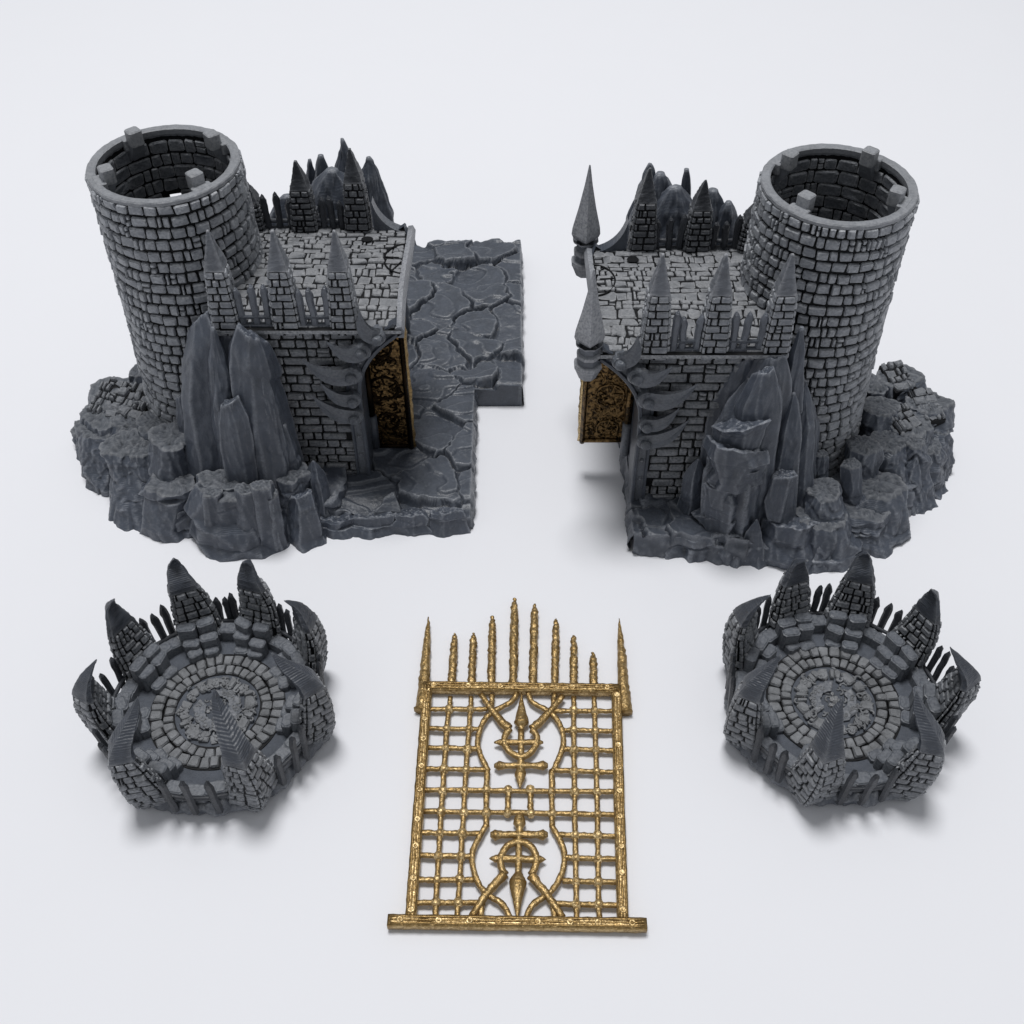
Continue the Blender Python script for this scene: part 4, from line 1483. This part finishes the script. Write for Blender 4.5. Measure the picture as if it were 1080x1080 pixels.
    for X in ([(453, 748), (474, 748), (496, 748), (514, 748)], [(583, 750), (605, 750), (627, 750), (648, 750)], [(452, 768), (471, 768.5), (494, 769), (506, 769)], [(595, 770), (605, 770), (628, 771), (649, 771)],
              [(451, 788.6), (470, 789), (493, 789.5), (504, 789.5)], [(595, 790), (605, 790.5), (628, 791), (650, 792)], [(449, 811), (468, 811), (491, 811.5), (515, 811.7)], [(582, 812), (605, 813), (629, 814), (651, 814.5)],
              [(446, 833), (490, 833.5), (536, 834), (582, 834.5), (630, 835), (652, 835)], [(445, 855.5), (489, 856.5), (535, 857), (582, 858), (630, 859), (653, 859)],
              [(443, 878), (464, 878.5), (487, 879), (507, 879)], [(586, 880), (606, 881), (630, 881.5), (653, 882)], [(441, 902), (463, 902.5), (486, 903), (498, 903)], [(595, 904.5), (607, 905), (631, 906), (654, 906)],
              [(439, 928), (461, 928), (485, 928), (500, 928)], [(593, 929), (607, 929.5), (631, 930), (655, 930.5)], [(437, 952), (460, 952), (483, 952), (512, 952)], [(580, 953), (608, 954), (631, 954.5), (656, 954.7)]):
        bar('horizontal_bar', X, .028, noise=.007, sub=7)
    # sinuous ovals round the ornaments
    for X in ([(545, 731), (541, 740), (524, 748), (512, 756), (504.6, 772.6), (503, 785.5), (508.5, 801), (515, 813)], [(557, 731), (560, 741), (576, 748), (586, 756), (594.7, 772.6), (594, 789.5), (587.6, 803.7), (583, 814)],
              [(513, 870), (504.6, 884), (498, 897), (497.5, 910), (502, 928), (511, 942.4), (525.4, 950), (533, 956.7), (538, 969)], [(582, 871), (591.5, 886.7), (596, 901), (594, 920), (582.4, 941), (568, 949), (559, 956.7), (554.5, 969)]):
        Y = np.array(X)
        t = np.arange(len(Y))
        tt = np.linspace(0, len(Y) - 1, 40)
        # smooth through the traced points
        sm = np.stack([np.interp(tt, t, Y[:, k]) for k in (0, 1)], 1)
        for _ in range(6):
            sm[1:-1] = (sm[:-2] + 2 * sm[1:-1] + sm[2:]) / 4
        bar('scroll', [tuple(q) for q in sm], .030, noise=.006, sub=2, z=.08)
    for X in ([(507, 732), (520, 750.6), (531, 764), (537.5, 768.5)], [(594, 733.7), (580, 751), (568, 763), (561, 769)], [(532, 921.7), (522, 932.5), (512.4, 943.7), (497, 967)], [(560.4, 923), (568, 933), (576, 942.4), (594, 967.7)]):
        bar('diagonal_bar', X, .036, rads=[.030, .036, .046, .05] if X[0][1] < 800 else [.05, .042, .040, .030], noise=.008, sub=8, z=.09)
    # ornaments
    for up in (True, False):
        e = bpy.data.objects.new('trident_ornament', None)
        m = MB()
        T = lambda px, R, **kw: tube(m, path(px, .085), R, 8, 0, flat=.8, noise=.006, seed=rng.uniform(0, 50), sub=6, **kw)
        if up:
            T([(550, 731), (550, 744), (550, 757), (550, 762.5), (549.8, 767), (549.6, 776)], [.006, .034, .066, .084, .034, .03])
            T([(549.7, 770), (549.2, 800), (549, 810), (548.8, 817), (548.7, 824), (548.5, 831)], [.034, .036, .040, .062, .038, .006])
            T([(521, 783), (527, 783), (549, 783), (568, 783), (573, 783)], [.01, .034, .034, .034, .01])
            T([(521, 807.5), (526, 807.5), (533, 807.5), (549, 807.2), (566, 807.5), (573, 807.5), (578, 807.5)], [.022, .052, .034, .034, .034, .052, .022])
            U = [(538, 768.7), (533.5, 773), (530.8, 782), (535, 791), (543, 797), (550, 799), (558, 796), (565, 788), (567.5, 778), (564, 772), (560.4, 769.5)]
        else:
            T([(548, 856), (548, 862), (548, 868), (548, 874), (547.6, 882), (547, 892)], [.008, .05, .066, .036, .034, .032])
            T([(547.2, 886), (546.8, 905), (546.5, 920), (546.2, 926), (546, 931), (545.8, 945), (545.5, 969)], [.034, .034, .036, .066, .092, .056, .006])
            T([(517, 880.5), (522, 880.5), (530, 880.5), (548, 880.2), (566, 880.5), (573, 880.5), (578, 880.5)], [.022, .054, .036, .036, .036, .054, .022])
            T([(516, 905.5), (522, 905.5), (547, 906), (570, 906.5), (576, 906.7)], [.006, .036, .036, .036, .006])
            U = [(533, 922.5), (529, 916), (527, 908), (530, 898), (537, 890), (547.4, 887), (557.8, 890), (565, 899), (566, 909), (564, 917), (560, 923)]
        bpy.data.objects.remove(e)
        Y = np.array(U, float)
        tt = np.linspace(0, len(Y) - 1, 40)
        sm = np.stack([np.interp(tt, np.arange(len(Y)), Y[:, k]) for k in (0, 1)], 1)
        for _ in range(4):
            sm[1:-1] = (sm[:-2] + 2 * sm[1:-1] + sm[2:]) / 4
        tube(m, path([tuple(q) for q in sm], .09), .036, 8, 0, flat=.9, noise=.006)
        m.build('trident_ornament', [GOLD], root, org)
    return root


portcullis()

# ------------------------------------------------------------------ light, world, camera
w = bpy.data.worlds.new('World')
bpy.context.scene.world = w
w.use_nodes = True
bg = w.node_tree.nodes['Background']
bg.inputs['Color'].default_value = (.97, .985, 1.0, 1)
bg.inputs['Strength'].default_value = .33


def lamp(name, loc, target, size, energy, col=(1, 1, 1)):
    l = bpy.data.lights.new(name, 'AREA')
    l.shape = 'DISK'
    l.size = size
    l.energy = energy
    l.color = col
    o = bpy.data.objects.new(name, l)
    C.objects.link(o)
    o.location = loc
    o.rotation_euler = (Vector(target) - Vector(loc)).to_track_quat('-Z', 'Y').to_euler()
    return o


lamp('softbox_lamp', (-4, 17, 62), (0, 8.5, 0), 18, 29400, (1, .99, .98))

cam = bpy.data.cameras.new('camera')
cam.sensor_width = 36
cam.lens = F / 1080 * 36
cam.clip_end = 500
co = bpy.data.objects.new('camera', cam)
C.objects.link(co)
co.location = (0, 0, H)
co.rotation_euler = (PI / 2 - PITCH, 0, 0)
sc = bpy.context.scene
sc.camera = co
vs = sc.view_settings
vs.view_transform = 'Standard'
vs.look = 'None'
vs.exposure = 0
vs.gamma = 1
sc.cycles.max_bounces = 6
